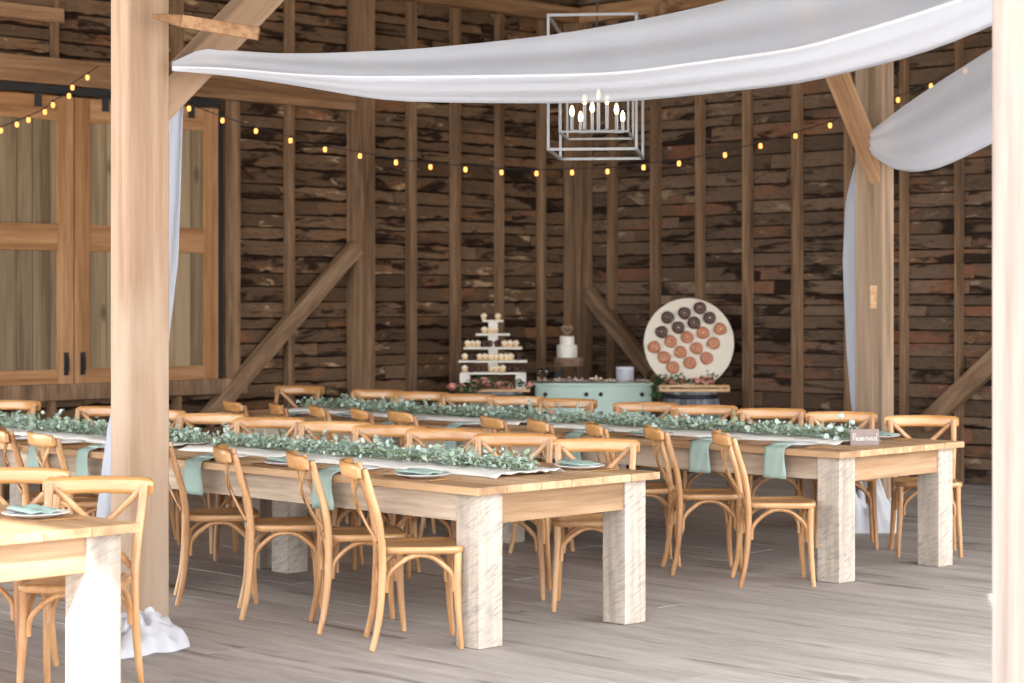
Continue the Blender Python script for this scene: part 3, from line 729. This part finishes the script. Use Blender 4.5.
# teal chest
ch = empty('teal_chest', foot(592.5, 19.85), CAMZ); tag(ch, 'pale teal painted chest of drawers in the barn corner', 'chest')
Wc, Dc, Hc = 1.12, .46, .80
b = MB(); b.box(-Wc/2,Wc/2,-Dc/2,Dc/2,.06,Hc); 
for sx in (-1,1):
    for sy in (-1,1): b.box(sx*(Wc/2-.04)-.035, sx*(Wc/2-.04)+.035, sy*(Dc/2-.04)-.035, sy*(Dc/2-.04)+.035, 0, .06)
b.build('body', M['teal'], ch, bevel=.006)
b = MB(); b.box(-Wc/2-.02,Wc/2+.02,-Dc/2-.02,Dc/2,Hc,Hc+.026); b.build('lid', M['teal'], ch, bevel=.006)
for r_, (z0, z1) in enumerate(((.65,.785),(.44,.63),(.1,.42))):
    for s_ in (-1, 1):
        b = MB(); b.box(min(s_*.012, s_*(Wc/2-.025)), max(s_*.012, s_*(Wc/2-.025)), -Dc/2-.014, -Dc/2, z0, z1); dr = b.build('drawer', M['teal'], ch, bevel=.004)
        for kx in (.065, .45):
            k = MB(); mm = Matrix.Translation((s_*(.07 if kx < .1 else .465), -Dc/2-.012, (z0+z1)/2)) @ Matrix.Rotation(PI/2,4,'X'); k.lathe([(.008,0),(.010,.012),(.021,.018),(.019,.028),(.0,.031)], 14, M=mm); k.build('knob', M['black'], dr)
TOPZ = Hc+.026
def on_chest(px, off): # off toward the viewer from chest centre
    v = foot(px, 19.85-off); v.z = TOPZ; return v
# petals and small leaves scattered on the chest top
pm = MB()
for k in range(300):
    p = RXV*random.uniform(-.54,.54) - DV*random.gauss(.15,.05); p.z = .004+abs(random.gauss(0,.012)); leaf(pm, p, rdir(), Vector((0,0,1)), random.uniform(.02,.04), random.uniform(.02,.03))
v = on_chest(592.5, 0); tag(pm.build('petal_litter', M['petal'], loc=v), 'blush dried petals strewn along the top of the teal chest', 'petals', kind='stuff')
# barrels
def barrel(px, d, H, label):
    r = empty('wooden_barrel', foot(px, d)); tag(r, label, 'barrel', 'weathered wooden barrels')
    mb = MB(); n = 22
    prof = [(.245+.06*math.sin(PI*i/10), H*i/10) for i in range(11)]
    for k in range(n):
        a0 = 2*PI*k/n+.008; a1 = 2*PI*(k+1)/n-.008; vs = []
        for rr, z in prof:
            for q in (a0, (a0+a1)/2, a1): vs.append((rr*math.cos(q), rr*math.sin(q), z))
        m_ = len(prof); fs = [(i*3+j, i*3+j+1, i*3+j+4, i*3+j+3) for i in range(m_-1) for j in range(2)]
        mb.add(vs, fs)
    mb.lathe([(.0,.02),(.238,.021),(.238,H-.03),(0,H-.029)], 30)
    mb.build('staves', M['barrel'], r)
    for z0 in (.03, .17*H/.76, .3*H/.76, H-.3*H/.76-.04, H-.17*H/.76-.04, H-.065):
        rr = lambda z: .249+.06*math.sin(PI*z/H)
        hb = MB(); hb.lathe([(rr(z0)-.006,z0),(rr(z0),z0),(rr(z0+.04),z0+.04),(rr(z0+.04)-.006,z0+.04)], 36); hb.build('hoop', M['hoop'], r)
    return r
BD = 19.35
barrel(497, BD, .76, 'weathered grey barrel under the cupcake tower'); barrel(691, BD, .76, 'weathered grey barrel under the round doughnut board')
def slabtop(px, d, w, label):
    r = foot(px, d); r.z = .762
    mb = MB()
    for k in range(3): mb.box(-w/2, w/2, -.2+.135*k, -.2+.135*k+.13, 0, .024)
    o = mb.build('pine_shelf', M['slab'], loc=r, bevel=.003); o.rotation_euler.z = CAMZ; tag(o, label, 'board'); return o
slabtop(493.5, BD, .69, 'pine plank top on the barrel carrying the cupcake tower')
tray = empty('plank_tray', foot(692.5, BD), CAMZ); tray.location.z = .762; tag(tray, 'shallow pine tray on the right barrel holding roses', 'tray')
mb = MB(); mb.box(-.32,.32,-.2,.28,0,.014); mb.build('tray_base', M['slab'], tray)
mb = MB(); mb.box(-.33,.33,-.214,-.2,.005,.028); mb.build('tray_slat', M['slab'], tray, bevel=.002)
mb = MB(); mb.box(-.33,.33,-.214,-.2,.042,.066); mb.build('tray_slat', M['slab'], tray, bevel=.002)
mb = MB(); [mb.box(sx*.325-.01, sx*.325+.01, -.2, .28, 0, .05) for sx in (-1,1)]; [mb.box(sx*.25-.015, sx*.25+.015, -.2, -.19, .005, .066) for sx in (-1,1)]; mb.build('tray_side', M['slab'], tray)
# cupcake tower
tw = empty('cupcake_tower', foot(493, BD), CAMZ); tw.location.z = .786; tag(tw, 'white five-tier wooden stand holding cupcakes on the left barrel', 'cake stand')
px2 = BD/F
tiers = [(32, 372.5, .22), (34, 360.8, .22), (29, 347.7, .2), (17, 334.3, .16), (10.5, 320.8, .13)]
tz = [zpx(y, BD)-.786 for _, y, _ in tiers]
lb = MB()
for sx in (-1,1): lb.box(sx*.265-.05, sx*.265+.05, -.15, .15, 0, tz[0]-.008)
lb.build('stand_leg', M['white'], tw, bevel=.003)
for i, (w, y, dp) in enumerate(tiers):
    mb = MB(); mb.box(-w*px2, w*px2, -dp, dp*.8, tz[i]-.010, tz[i]+.008); mb.build('tier', M['white'], tw, bevel=.003)
    if i:
        mb = MB(); mb.box(-.045, .045, -.05, .05, tz[i-1]+.008, tz[i]-.010); mb.build('column', M['white'], tw)
cupn = {'v': None, 'c': None}
def cupcake(px, i, kind, label, dy=-.03):
    if cupn[kind] is None:
        r = empty('cupcake'); mb = MB(); mb.lathe([(.0,0),(.021,0),(.029,.036),(.0,.037)], 16); mb.build('paper_cup', M['cup' if kind == 'v' else 'choc'], r)
        mb = MB(); mb.lathe([(.0,.034),(.031,.035),(.033,.042),(.027,.050),(.020,.056),(.012,.063),(.0,.067)], 16); mb.build('frosting', M['frost' if kind == 'v' else 'choc'], r); cupn[kind] = r
    else: r = dup(cupn[kind])
    v = RXV*((px-493)*px2) + DV*dy; r.location = tw.location + v + Vector((0,0,tz[i]+.009)); tag(r, label, 'cupcake', 'cupcakes on the white tower')
tn = ['lowest tier', 'second tier from below', 'middle tier', 'second tier from the top', 'top tier']
for i, row in enumerate([[465,491.5,497,503],[465,480,485.2,490.4,495.6,500.8,506,511],[468,473,478,504.5,510,516],[484.5,490,495.5],[484,498]]):
    for k, px in enumerate(row): cupcake(px, i, 'v', 'cream cupcake, %s from left, %s of the tower' % (ORD[k], tn[i]), -.1 if i < 3 else -.07)
for i, row in enumerate([[472,479,509,516],[470.5,518.5],[484,490,497],[],[491]]):
    for k, px in enumerate(row): cupcake(px, i, 'c', 'dark chocolate cupcake, %s from left, %s of the tower' % (ORD[k], tn[i]), -.05)
# cake on its slab stand
cs = empty('cake_stand', on_chest(568.5, .0), CAMZ); tag(cs, 'rustic dark wood slab stand on thin black legs under the white cake', 'cake stand')
d_ = 19.85; zb = zpx(366, d_)-TOPZ; zt_ = zpx(357.5, d_)-TOPZ
mb = MB()
mb.lathe([(.0,zb),(.138,zb),(.144,zb+.006),(.146,zt_-.006),(.142,zt_),(.0,zt_)], 28); mb.build('wood_slab', M['bark'], cs)
for sx, sy in ((-1,-1),(1,-1),(-1,1),(1,1)):
    mb = MB(); mb.tube([(sx*.07,sy*.07,zb+.004),(sx*.09,sy*.09,0)], .006, 8); mb.build('stand_leg', M['black'], cs)
ck = empty('wedding_cake', on_chest(567, .0) + Vector((0,0,zt_)), CAMZ); tag(ck, 'small two-tier white cake with a wooden topper on the slab stand', 'cake')
h1 = 12.8*d_/F; h2 = 8.6*d_/F
mb = MB(); mb.lathe([(.0,0),(.098,0),(.1,.004),(.099,h1-.006),(.094,h1),(.0,h1)], 32); mb.build('lower_tier', M['cake'], ck)
mb = MB(); mb.lathe([(.0,h1),(.072,h1),(.073,h1+.004),(.072,h1+h2-.005),(.068,h1+h2),(.0,h1+h2)], 32); mb.build('upper_tier', M['cake'], ck)
mb = MB(); zz = h1+h2; mb.box(-.012,.012,-.004,.004,zz-.01,zz+.03)
hp = []
for k in range(32):
    a = 2*PI*k/32; hx = 16*math.sin(a)**3; hy = 13*math.cos(a)-5*math.cos(2*a)-2*math.cos(3*a)-math.cos(4*a); hp.append(Vector((hx*.0030, 0, zz+.062+hy*.0028)))
hp.append(hp[0]); mb.tube(hp, .013, 6); mb.build('topper', M['bark'], ck)
# white canister, glasses, little card
mb = MB(); v = on_chest(625, .05); rr = .087; hh = 15.5*d_/F; mb.lathe([(.0,0),(rr,0),(rr,hh-.03),(rr+.003,hh-.029),(rr+.003,hh-.004),(rr-.002,hh),(.0,hh)], 36)
tag(mb.build('canister', plain('white_canister', srgb(222,224,236), .5), loc=v), 'plain white round canister on the right of the teal chest top', 'canister')
for k, px in enumerate((540, 546.5)):
    mb = MB(); mb.lathe([(.0,0),(.03,.001),(.004,.006),(.004,.06),(.018,.072),(.027,.095),(.025,.135),(.0235,.135),(.025,.095),(.016,.075),(.0,.072)], 20)
    tag(mb.build('wine_glass', M['glass'], loc=on_chest(px, .05)), ('left' if k == 0 else 'right') + ' one of two small stemmed glasses on the left of the teal chest', 'glass', 'glasses on the chest')
mb = MB(); mm = Matrix.Rotation(.35,4,'Y') @ Matrix.Rotation(-.25,4,'X'); mb.box(-.035,.035,-.005,.005,.012,.12,M=mm); o = mb.build('card_frame', M['black'], loc=on_chest(556,.03), bevel=.002); o.rotation_euler.z = CAMZ
tag(o, 'small tilted dark frame between the glasses and the cake stand', 'frame')
# doughnut board
DBd = BD+.24; bc = at(689.3, 344.0, DBd); R_ = 45.2*DBd/F; bz0 = .778
db = empty('doughnut_board', Vector((bc.x, bc.y, bz0)), CAMZ); tag(db, 'large round white doughnut board standing on the right barrel', 'board')
TI = Matrix.Rotation(-.10,4,'X')
mb = MB(); mm = TI @ Matrix.Translation((0,0,R_)) @ Matrix.Rotation(PI/2,4,'X'); mb.lathe([(.0,-.009),(R_-.003,-.009),(R_,-.006),(R_,.006),(R_-.003,.009),(.0,.009)], 72, M=mm); mb.build('round_panel', M['boardwhite'], db)
DN = [[(187,163),(283,137),(372,108)],[(152,245),(247,220),(337,193),(427,165)],[(108,332),(203,300),(297,275),(388,250),(487,228)],[(165,390),(258,360),(350,338),(448,310)],[(215,448),(312,422),(408,395)]]
rn = ['top', 'second', 'middle', 'fourth', 'lowest']
dme = {}
for key, mt in (('choc', M['choc']), ('glaze', M['glaze'])):
    mb = MB(); P = []
    for i in range(20):
        a = 2*PI*i/20; row = []
        for j in range(12):
            b_ = 2*PI*j/12; rr = .033+.0285*math.cos(b_)*(1+.06*math.sin(a*3)); row.append((rr*math.cos(a), rr*math.sin(a), .024*math.sin(b_)*(1+.07*math.sin(a*5+1))))
        P.append(row)
    P.append(P[0]); mb.grid(P, True, True); dme[key] = mb.mesh('doughnut', mt)
RI = Matrix.Translation(db.location) @ Matrix.Rotation(CAMZ,4,'Z')
for ri, row in enumerate(DN):
    for k, (qx, qy) in enumerate(row):
        px, py = 635+qx/5.69, 290+qy/5.69
        lx = (px-689.3)*DBd/F; lz = R_ + (344-py)*DBd/F
        kind = 'choc' if (ri < 2) else 'glaze'
        pg = MB(); mm = TI @ Matrix.Translation((lx,-.007,lz)) @ Matrix.Rotation(PI/2,4,'X'); pg.lathe([(.0,0),(.009,0),(.009,.055),(.006,.06),(.0,.061)], 12, M=mm); pg.build('peg', M['boardwhite'], db)
        o = bpy.data.objects.new('doughnut', dme[kind]); COL.objects.link(o)
        o.matrix_world = RI @ TI @ Matrix.Translation((lx,-.0345,lz)) @ Matrix.Rotation(PI/2+random.uniform(-.15,.15),4,'X') @ Matrix.Rotation(random.uniform(0,6),4,'Z')
        tag(o, '%s doughnut, %s from the left in the %s slanting row on the board' % ('dark chocolate' if kind == 'choc' else 'cinnamon brown', ORD[k], rn[ri]), 'doughnut', 'doughnuts on the round board')
# roses and greenery
def rose_mesh():
    mb = MB(); mb.sphere((0,0,0), .02, 10, 7)
    for ring_, (n, tl_, rr) in enumerate(((3,.25,.024),(5,.6,.032),(6,1.0,.038))):
        for k in range(n):
            a = 2*PI*k/n + ring_*.6; P = []
            for i in range(5):
                row = []; e = -.9 + (1.5-tl_*.7)*i/4*1.1
                for j in range(5):
                    q = a + (j/4-.5)*2*PI/n*1.35; r2 = rr*(.55+.45*math.cos(e))*(1+.12*(i/4)**2*tl_*3); row.append((r2*math.cos(q), r2*math.sin(q), rr*math.sin(e)*.9))
                P.append(row)
            mb.grid(P)
    return mb.mesh('rose', M['rose'])
rme = rose_mesh()
def flowers(name, base, d, roses, greens, label):
    r = empty(name, base); tag(r, label, 'flowers')
    for (px, py) in roses:
        o = bpy.data.objects.new('rose', rme); COL.objects.link(o); o.parent = r; p = at(px, py, d) - base; o.location = p
        o.rotation_euler = (random.uniform(.5,1.2), random.uniform(-.5,.5), random.uniform(-.8,.8)-TH); o.scale = (1,1,1)
    gm = MB()
    for (x0, x1, y0, y1, n) in greens:
        for k in range(n):
            p = at(random.uniform(x0,x1), random.uniform(y0,y1), d+random.uniform(-.09,.0)) - base; l = random.uniform(.03,.06); leaf(gm, p, rdir(0), Vector((random.uniform(-1,1),random.uniform(-1,1),1)), l, l*.5)
    gm.build('foliage', M['leafd'], r)
bb = foot(485, BD-.12); bb.z = .786
flowers('rose_garland', bb, BD-.19, [(452,386),(462,386),(474,384),(484,381),(489,382.5),(499,384.5),(504,385),(509,386),(529,384)], [(456,478,383,400,90),(468,520,379,388,90),(520,534,382,390,20)], 'peach roses and dark greenery at the foot of the cupcake tower')
bb = foot(690, BD-.1); bb.z = .776
flowers('rose_garland', bb, BD-.13, [(666,381.5),(673,381),(682,380.5),(697,381),(703,380.5),(711,381)], [(652,663,378,400,90),(658,680,375,384,50),(676,722,379,385,60),(708,720,372,382,20)], 'peach roses and dark leaves in the tray below the doughnut board')

# ------------------------------------------------------------------ lantern chandelier
cd = 12.0; cl = empty('lantern_chandelier', at(600, 149, cd)+DV*.42, CAMZ-.11); tag(cl, 'open box lantern chandelier with candle bulbs hanging over the tables', 'chandelier')
z0 = 0; zt2 = (147-12.5)*cd/F; hw = .26; hd = .42
def frame(hw, hd, za, zb_, r, name):
    mb = MB()
    for z in (za, zb_):
        for s_ in (-1,1): mb.bar((-hw,s_*hd,z),(hw,s_*hd,z), r, r); mb.bar((s_*hw,-hd,z),(s_*hw,hd,z), r, r)
    for sx in (-1,1):
        for sy in (-1,1): mb.bar((sx*hw,sy*hd,za-r/2),(sx*hw,sy*hd,zb_+r/2), r, r)
    return mb.build(name, M['steel'], cl)
frame(hw, hd, z0, zt2, .016, 'outer_frame'); frame(.205, .28, .115, .70, .012, 'inner_frame')
mb = MB(); mb.tube([(0,0,.13),(0,0,2.0)], .006, 8); mb.tube([(0,0,.125),(0,0,.16)], .02, 10); mb.build('rod', M['black'], cl)
mb = MB(); mb.lathe([(.0,0),(.06,0),(.06,.02),(.0,.025)], 20, c=(0,0,2.0)); mb.build('ceiling_plate', M['black'], cl)
for sx, sy, zz in ((-.145,-.1,.225),(-.11,.12,.21),(-.065,-.15,.29),(-.04,.15,.27),(.01,-.02,.33),(.07,-.15,.29),(.125,-.1,.235),(.15,.12,.21)):
    mb = MB(); mb.tube([(sx,sy,.14),(sx,sy,zz)], .011, 10); mb.tube([(sx,sy,.14),(0,0,.135)], .005, 6); c_ = mb.build('candle', M['steel'], cl)
    mb = MB(); mb.lathe([(.0,zz),(.008,zz),(.0145,zz+.02),(.012,zz+.04),(.004,zz+.062),(.0,zz+.066)], 12, c=(sx,sy,0)); mb.build('candle_bulb', M['flame'], c_)

# ------------------------------------------------------------------ string lights
def string(bul, ds, ends, label):
    pts = [at(*p) for p in [(ends[0][0], ends[0][1], ds(ends[0][0]))]] + [at(px, py-4.5, ds(px)) for px, py in bul] + [at(ends[1][0], ends[1][1], ds(ends[1][0]))]
    base = pts[0].copy(); r = empty('string_lights', base); tag(r, label, 'string lights')
    mb = MB(); q = bez([p-base for p in pts], 5); mb.tube(q, .004, 5); mb.build('wire', M['black'], r)
    for (px, py) in bul:
        c = at(px, py, ds(px)) - base
        mb = MB(); mb.lathe([(.0,-.018),(.010,-.016),(.016,-.005),(.016,.006),(.013,.02),(.011,.024),(.0,.024)], 12, c=c); bo = mb.build('bulb', M['bulb'], r)
        mb = MB(); mb.lathe([(.0,.022),(.009,.022),(.009,.042),(.0,.044)], 10, c=c); mb.build('socket', M['black'], bo)
string([(-18,136),(1,131),(17,125),(28.5,120.5),(45,112.5),(53,105.5),(69,96.5),(72.5,88),(87.5,78)], lambda px: 16.15, [(-60,146),(98,66)], 'string of warm bulbs rising across the left sliding door to the beam')
string([(189,109),(222.5,121),(256,131.5),(290.5,141),(325,150),(360,156.5),(396,163),(430.5,167.5),(465.5,170),(501.5,173),(536.5,174),(572,173),(607.5,172),(643.5,168),(679,164),(725,155.5),(760.5,146.5),(795.5,136.5),(830,126),(864,113),(898,100.5),(931,86.5),(965,71),(1000,54)], lambda px: 16.3, [(150,92),(1035,38)], 'long string of warm bulbs swagging across the back of the barn')

# ------------------------------------------------------------------ white drapes
def interp(pts, n):
    """resample a polyline (image-measured profile) smoothly at n+1 x stations"""
    return pts
def lerp1(tab, x):
    for (x0, y0), (x1, y1) in zip(tab, tab[1:]):
        if x <= x1: 
            t = (x-x0)/(x1-x0); return y0+(y1-y0)*t
    return tab[-1][1]
def smooth1(tab, x, h=26):
    return sum(lerp1(tab, min(max(x+o*h/3, tab[0][0]), tab[-1][0])) for o in (-3,-2,-1,0,1,2,3))/7
low = [(172,71),(223,75),(300,86),(360,97),(395,101.5),(470,103),(560,103.5),(603,102.5),(650,100),(740,90.5),(800,84),(853,71.5),(905,59),(958,41),(991,26),(1100,-22),(1250,-95),(1400,-175),(1620,-300)]
lip = [(172,67),(223,68),(300,75),(360,77),(470,76),(560,74.5),(620,73),(700,62),(800,48.5),(880,25),(958,0),(1050,-36),(1200,-104),(1400,-205),(1620,-318)]
bak = [(172,62),(202,48.5),(250,52),(290,54),(356,52),(417,49),(490,42),(553,35),(640,20),(705,6),(728,0),(850,-34),(1000,-85),(1200,-150),(1400,-225),(1620,-330)]
xs = [172+12*i for i in range(38)] + [640+26*i for i in range(38)]
rows = []
def dd(px): return 10.12 + .75*max(0,(px-172))/1448
for px in xs:
    l = smooth1(low, px) if px > 200 else lerp1(low, px); li = smooth1(lip, px) if px > 200 else lerp1(lip, px); k = smooth1(bak, px) if px > 215 else lerp1(bak, px)
    op = min(1, (px-165)/420); row = []
    for j in range(9):        # front lip down to the fold
        t = j/8; y = li + (l-li)*t; dq = -.20*op*(1-t)**1.2 - .03*op*math.sin(t*PI)*1.0 + .012*math.sin(t*14+px*.006)*op
        row.append(at(px, y, dd(px)+dq-.05*(1-op)))
    for j in range(1, 17):    # fold up to the far edge
        t = j/16; y = l + (k-l)*t; dq = .30*op*t**.8 + .018*math.sin(t*16+px*.004)*op
        row.append(at(px, y, dd(px)+dq+.03*(1-op)*t))
    rows.append(row)
mb = MB(); mb.grid(rows); hemrow = [r_[0] for r_ in rows]; foldrow = [r_[1] for r_ in rows]
dr1 = mb.build('ceiling_drape', M['drape']); hm = MB(); hm.grid([[a, a.lerp(b_, .55) - DV*.004] for a, b_ in zip(hemrow, foldrow)]); hm.tube(hemrow, .006, 6); hm.build('hem', M['puddle'], dr1)
tag(dr1, 'long sheer white drape sagging from the pale left post across the top', 'drape')
# hanging tail behind/right of the left post, drifting behind it to the floor
def strip(name, stations, label, mat, nf=9, amp=.02):
    rows = []
    for (y, xl, xr, d) in stations:
        row = []
        for j in range(25):
            t = j/24; p = at(xl+(xr-xl)*t, y, d); p += DV*amp*math.sin(t*nf+y*.004) + RXV*0
            row.append(p)
        rows.append(row)
    mb = MB(); mb.grid(rows); return tag(mb.build(name, mat, solid=.002), label, 'drape')
def st_interp(tab, n):
    out = []
    y0, y1 = tab[0][0], tab[-1][0]
    for i in range(n+1):
        y = y0+(y1-y0)*i/n; out.append((y,) + tuple(lerp1([(t[0], t[k]) for t in tab], y) for k in (1,2,3)))
    return out
strip('hanging_drape', st_interp([(70,166,186,10.42),(105,163,183,10.45),(183,158,181,10.48),(260,150,178.5,10.5),(354,130,168,10.5),(420,108,146,10.5),(470,101,140,10.48),(520,95,140,10.45),(590,100,150,10.42),(613,108,150,10.38)], 40), 'white drape tail hanging behind the pale left post', M['drape'])
strip('hanging_drape', st_interp([(135,868,884,14.62),(165,855,880,14.65),(200,846,872,14.65),(262,843,870,14.65),(352,847,872,14.65),(400,851,874,14.62),(440,856,880,14.6),(470,858,888,14.6),(527,858,896,14.6)], 40), 'white drape tail hanging beside the post behind the reserved table', M['drape'])
# second swag from the right post
low2 = [(868,152),(879,160),(892,169),(913,172.5),(937,169),(963,158),(991,144),(1060,108),(1150,55),(1300,-50)]
up2 = [(868,133),(905,105),(948,76),(991,49),(1060,5),(1150,-48),(1300,-120)]
rows = []
for i in range(60):
    px = 868 + i*7.2; l = smooth1(low2, px, 8) if px > 880 else lerp1(low2, px); u = lerp1(up2, px); row = []
    d0 = 14.22 - 2.2*(px-868)/432
    for j in range(19):
        t = j/18; y = u+(l-u)*t; row.append(at(px, y, d0 - .16*math.sin(t*PI*.9)*min(1,(px-860)/60) + .012*math.sin(t*19+px*.01) ))
    for j in range(1,6):
        t = j/5; row.append(at(px, l-(l-u)*.22*t, d0+.10*t))
    rows.append(row)
mb = MB(); mb.grid(rows); tag(mb.build('ceiling_drape', M['drape']), 'white drape swagging up to the right from the post behind the reserved table', 'drape')
# crumpled ends on the floor
def puddle(cx, cy, rx, ry, h, ang, label, seedv, hole=None):
    rnd = random.Random(seedv); ph = [rnd.uniform(0,6.28) for _ in range(8)]; rows = []
    for i in range(23):
        rr = i/22; row = []
        for j in range(72):
            a = 2*PI*j/72
            e = 1 + .10*math.sin(3*a+ph[0]) + .07*math.sin(5*a+ph[1]) + .04*math.sin(11*a+ph[2])
            x = rx*rr*e*math.cos(a); y = ry*rr*e*math.sin(a)
            cr = noise.noise(Vector((x*9+seedv, y*9, .3)))*.9 + abs(noise.noise(Vector((x*19, y*19+seedv, 1.7))))*.9
            fold = cr + .25*math.sin(a*7+rr*5+ph[3]) + .35*math.sin(a*13-rr*9+ph[4]) + .3*math.sin(x*38+ph[5]) + .3*math.sin(y*44+x*20+ph[6])
            z = h*((1-rr**2.2)**.6)*(1+.34*fold)
            if i == 22: z = .003
            row.append(Vector((x*math.cos(ang)-y*math.sin(ang), x*math.sin(ang)+y*math.cos(ang), max(z, .003))))
        rows.append(row)
    mb = MB(); mb.grid(rows, True, True); o = mb.build('drape_puddle', M['puddle'], loc=(cx, cy, 0)); return tag(o, label, 'fabric')
v = foot(143, 9.6); puddle(v.x, v.y, .20, .34, .12, -TH, 'crumpled white fabric end bunched on the floor around the pale post', 3)
v = foot(862, 14.42); puddle(v.x, v.y, .25, .28, .34, -TH, 'white fabric bunched on the floor at the post behind the reserved table', 5)

# tree added outside the opening, out of view, to keep sun off the front floor
tr_ = empty('added_sun_block_tree', (-3.4,-2.6,-.05)); tag(tr_, 'added unseen leafy tree keeping direct sun off the front floor', 'tree')
mb = MB(); mb.tube([(0,0,0),(.1,.1,2.5),(.6,.6,5.5),(1.6,1.6,7.6)], [.2,.17,.13,.06], 10); mb.build('trunk', M['bark'], tr_)
mb = MB(); rt = random.Random(4)
for k in range(5200):
    q = Vector((rt.gauss(0,1), rt.gauss(0,1), rt.gauss(0,1))).normalized()*(rt.random()**.45); c_ = Vector((1.8+q.x*2.0, 1.8+q.y*2.0, 8.4+q.z*1.5)); l = rt.uniform(.14,.24)
    leaf(mb, c_, Vector((rt.uniform(-1,1),rt.uniform(-1,1),rt.uniform(-.6,.4))), Vector((0,.1,1)), l, l*.7)
mb.build('crown', M['leafd'], tr_)

# ------------------------------------------------------------------ light, world, camera
wd = bpy.data.worlds.new('sky'); bpy.context.scene.world = wd; wd.use_nodes = True
bg = wd.node_tree.nodes['Background']; bg.inputs[0].default_value = (.95, .98, 1.0, 1); bg.inputs[1].default_value = 2.0
sd = bpy.data.lights.new('sun', 'SUN'); sd.energy = 5; sd.angle = .009; sd.color = (1,.97,.92)
so = bpy.data.objects.new('sun', sd); COL.objects.link(so); so.location = (-6, -6, 9)
so.rotation_euler = Vector((1.434, 1.0, -1.4)).to_track_quat('-Z', 'Y').to_euler()
cam = bpy.data.cameras.new('camera'); co = bpy.data.objects.new('camera', cam); COL.objects.link(co)
cam.sensor_width = 36; cam.lens = F/1024*36; cam.shift_y = -(341.5-YH)/1024
cam.clip_end = 200
co.location = (0, 0, CH); co.rotation_euler = (PI/2, 0, -TH)
# camera forward in barn axes is (sin TH, cos TH)
cam.dof.use_dof = True; cam.dof.focus_distance = 10.2; cam.dof.aperture_fstop = 3.2
sc = bpy.context.scene; sc.camera = co
sc.view_settings.view_transform = 'Standard'; sc.view_settings.look = 'None'; sc.view_settings.exposure = 1.65; sc.view_settings.gamma = 1
sc.view_settings.use_curve_mapping = False
sc.cycles.max_bounces = 10; sc.cycles.diffuse_bounces = 5; sc.cycles.transparent_max_bounces = 12
sc.cycles.use_denoising = True
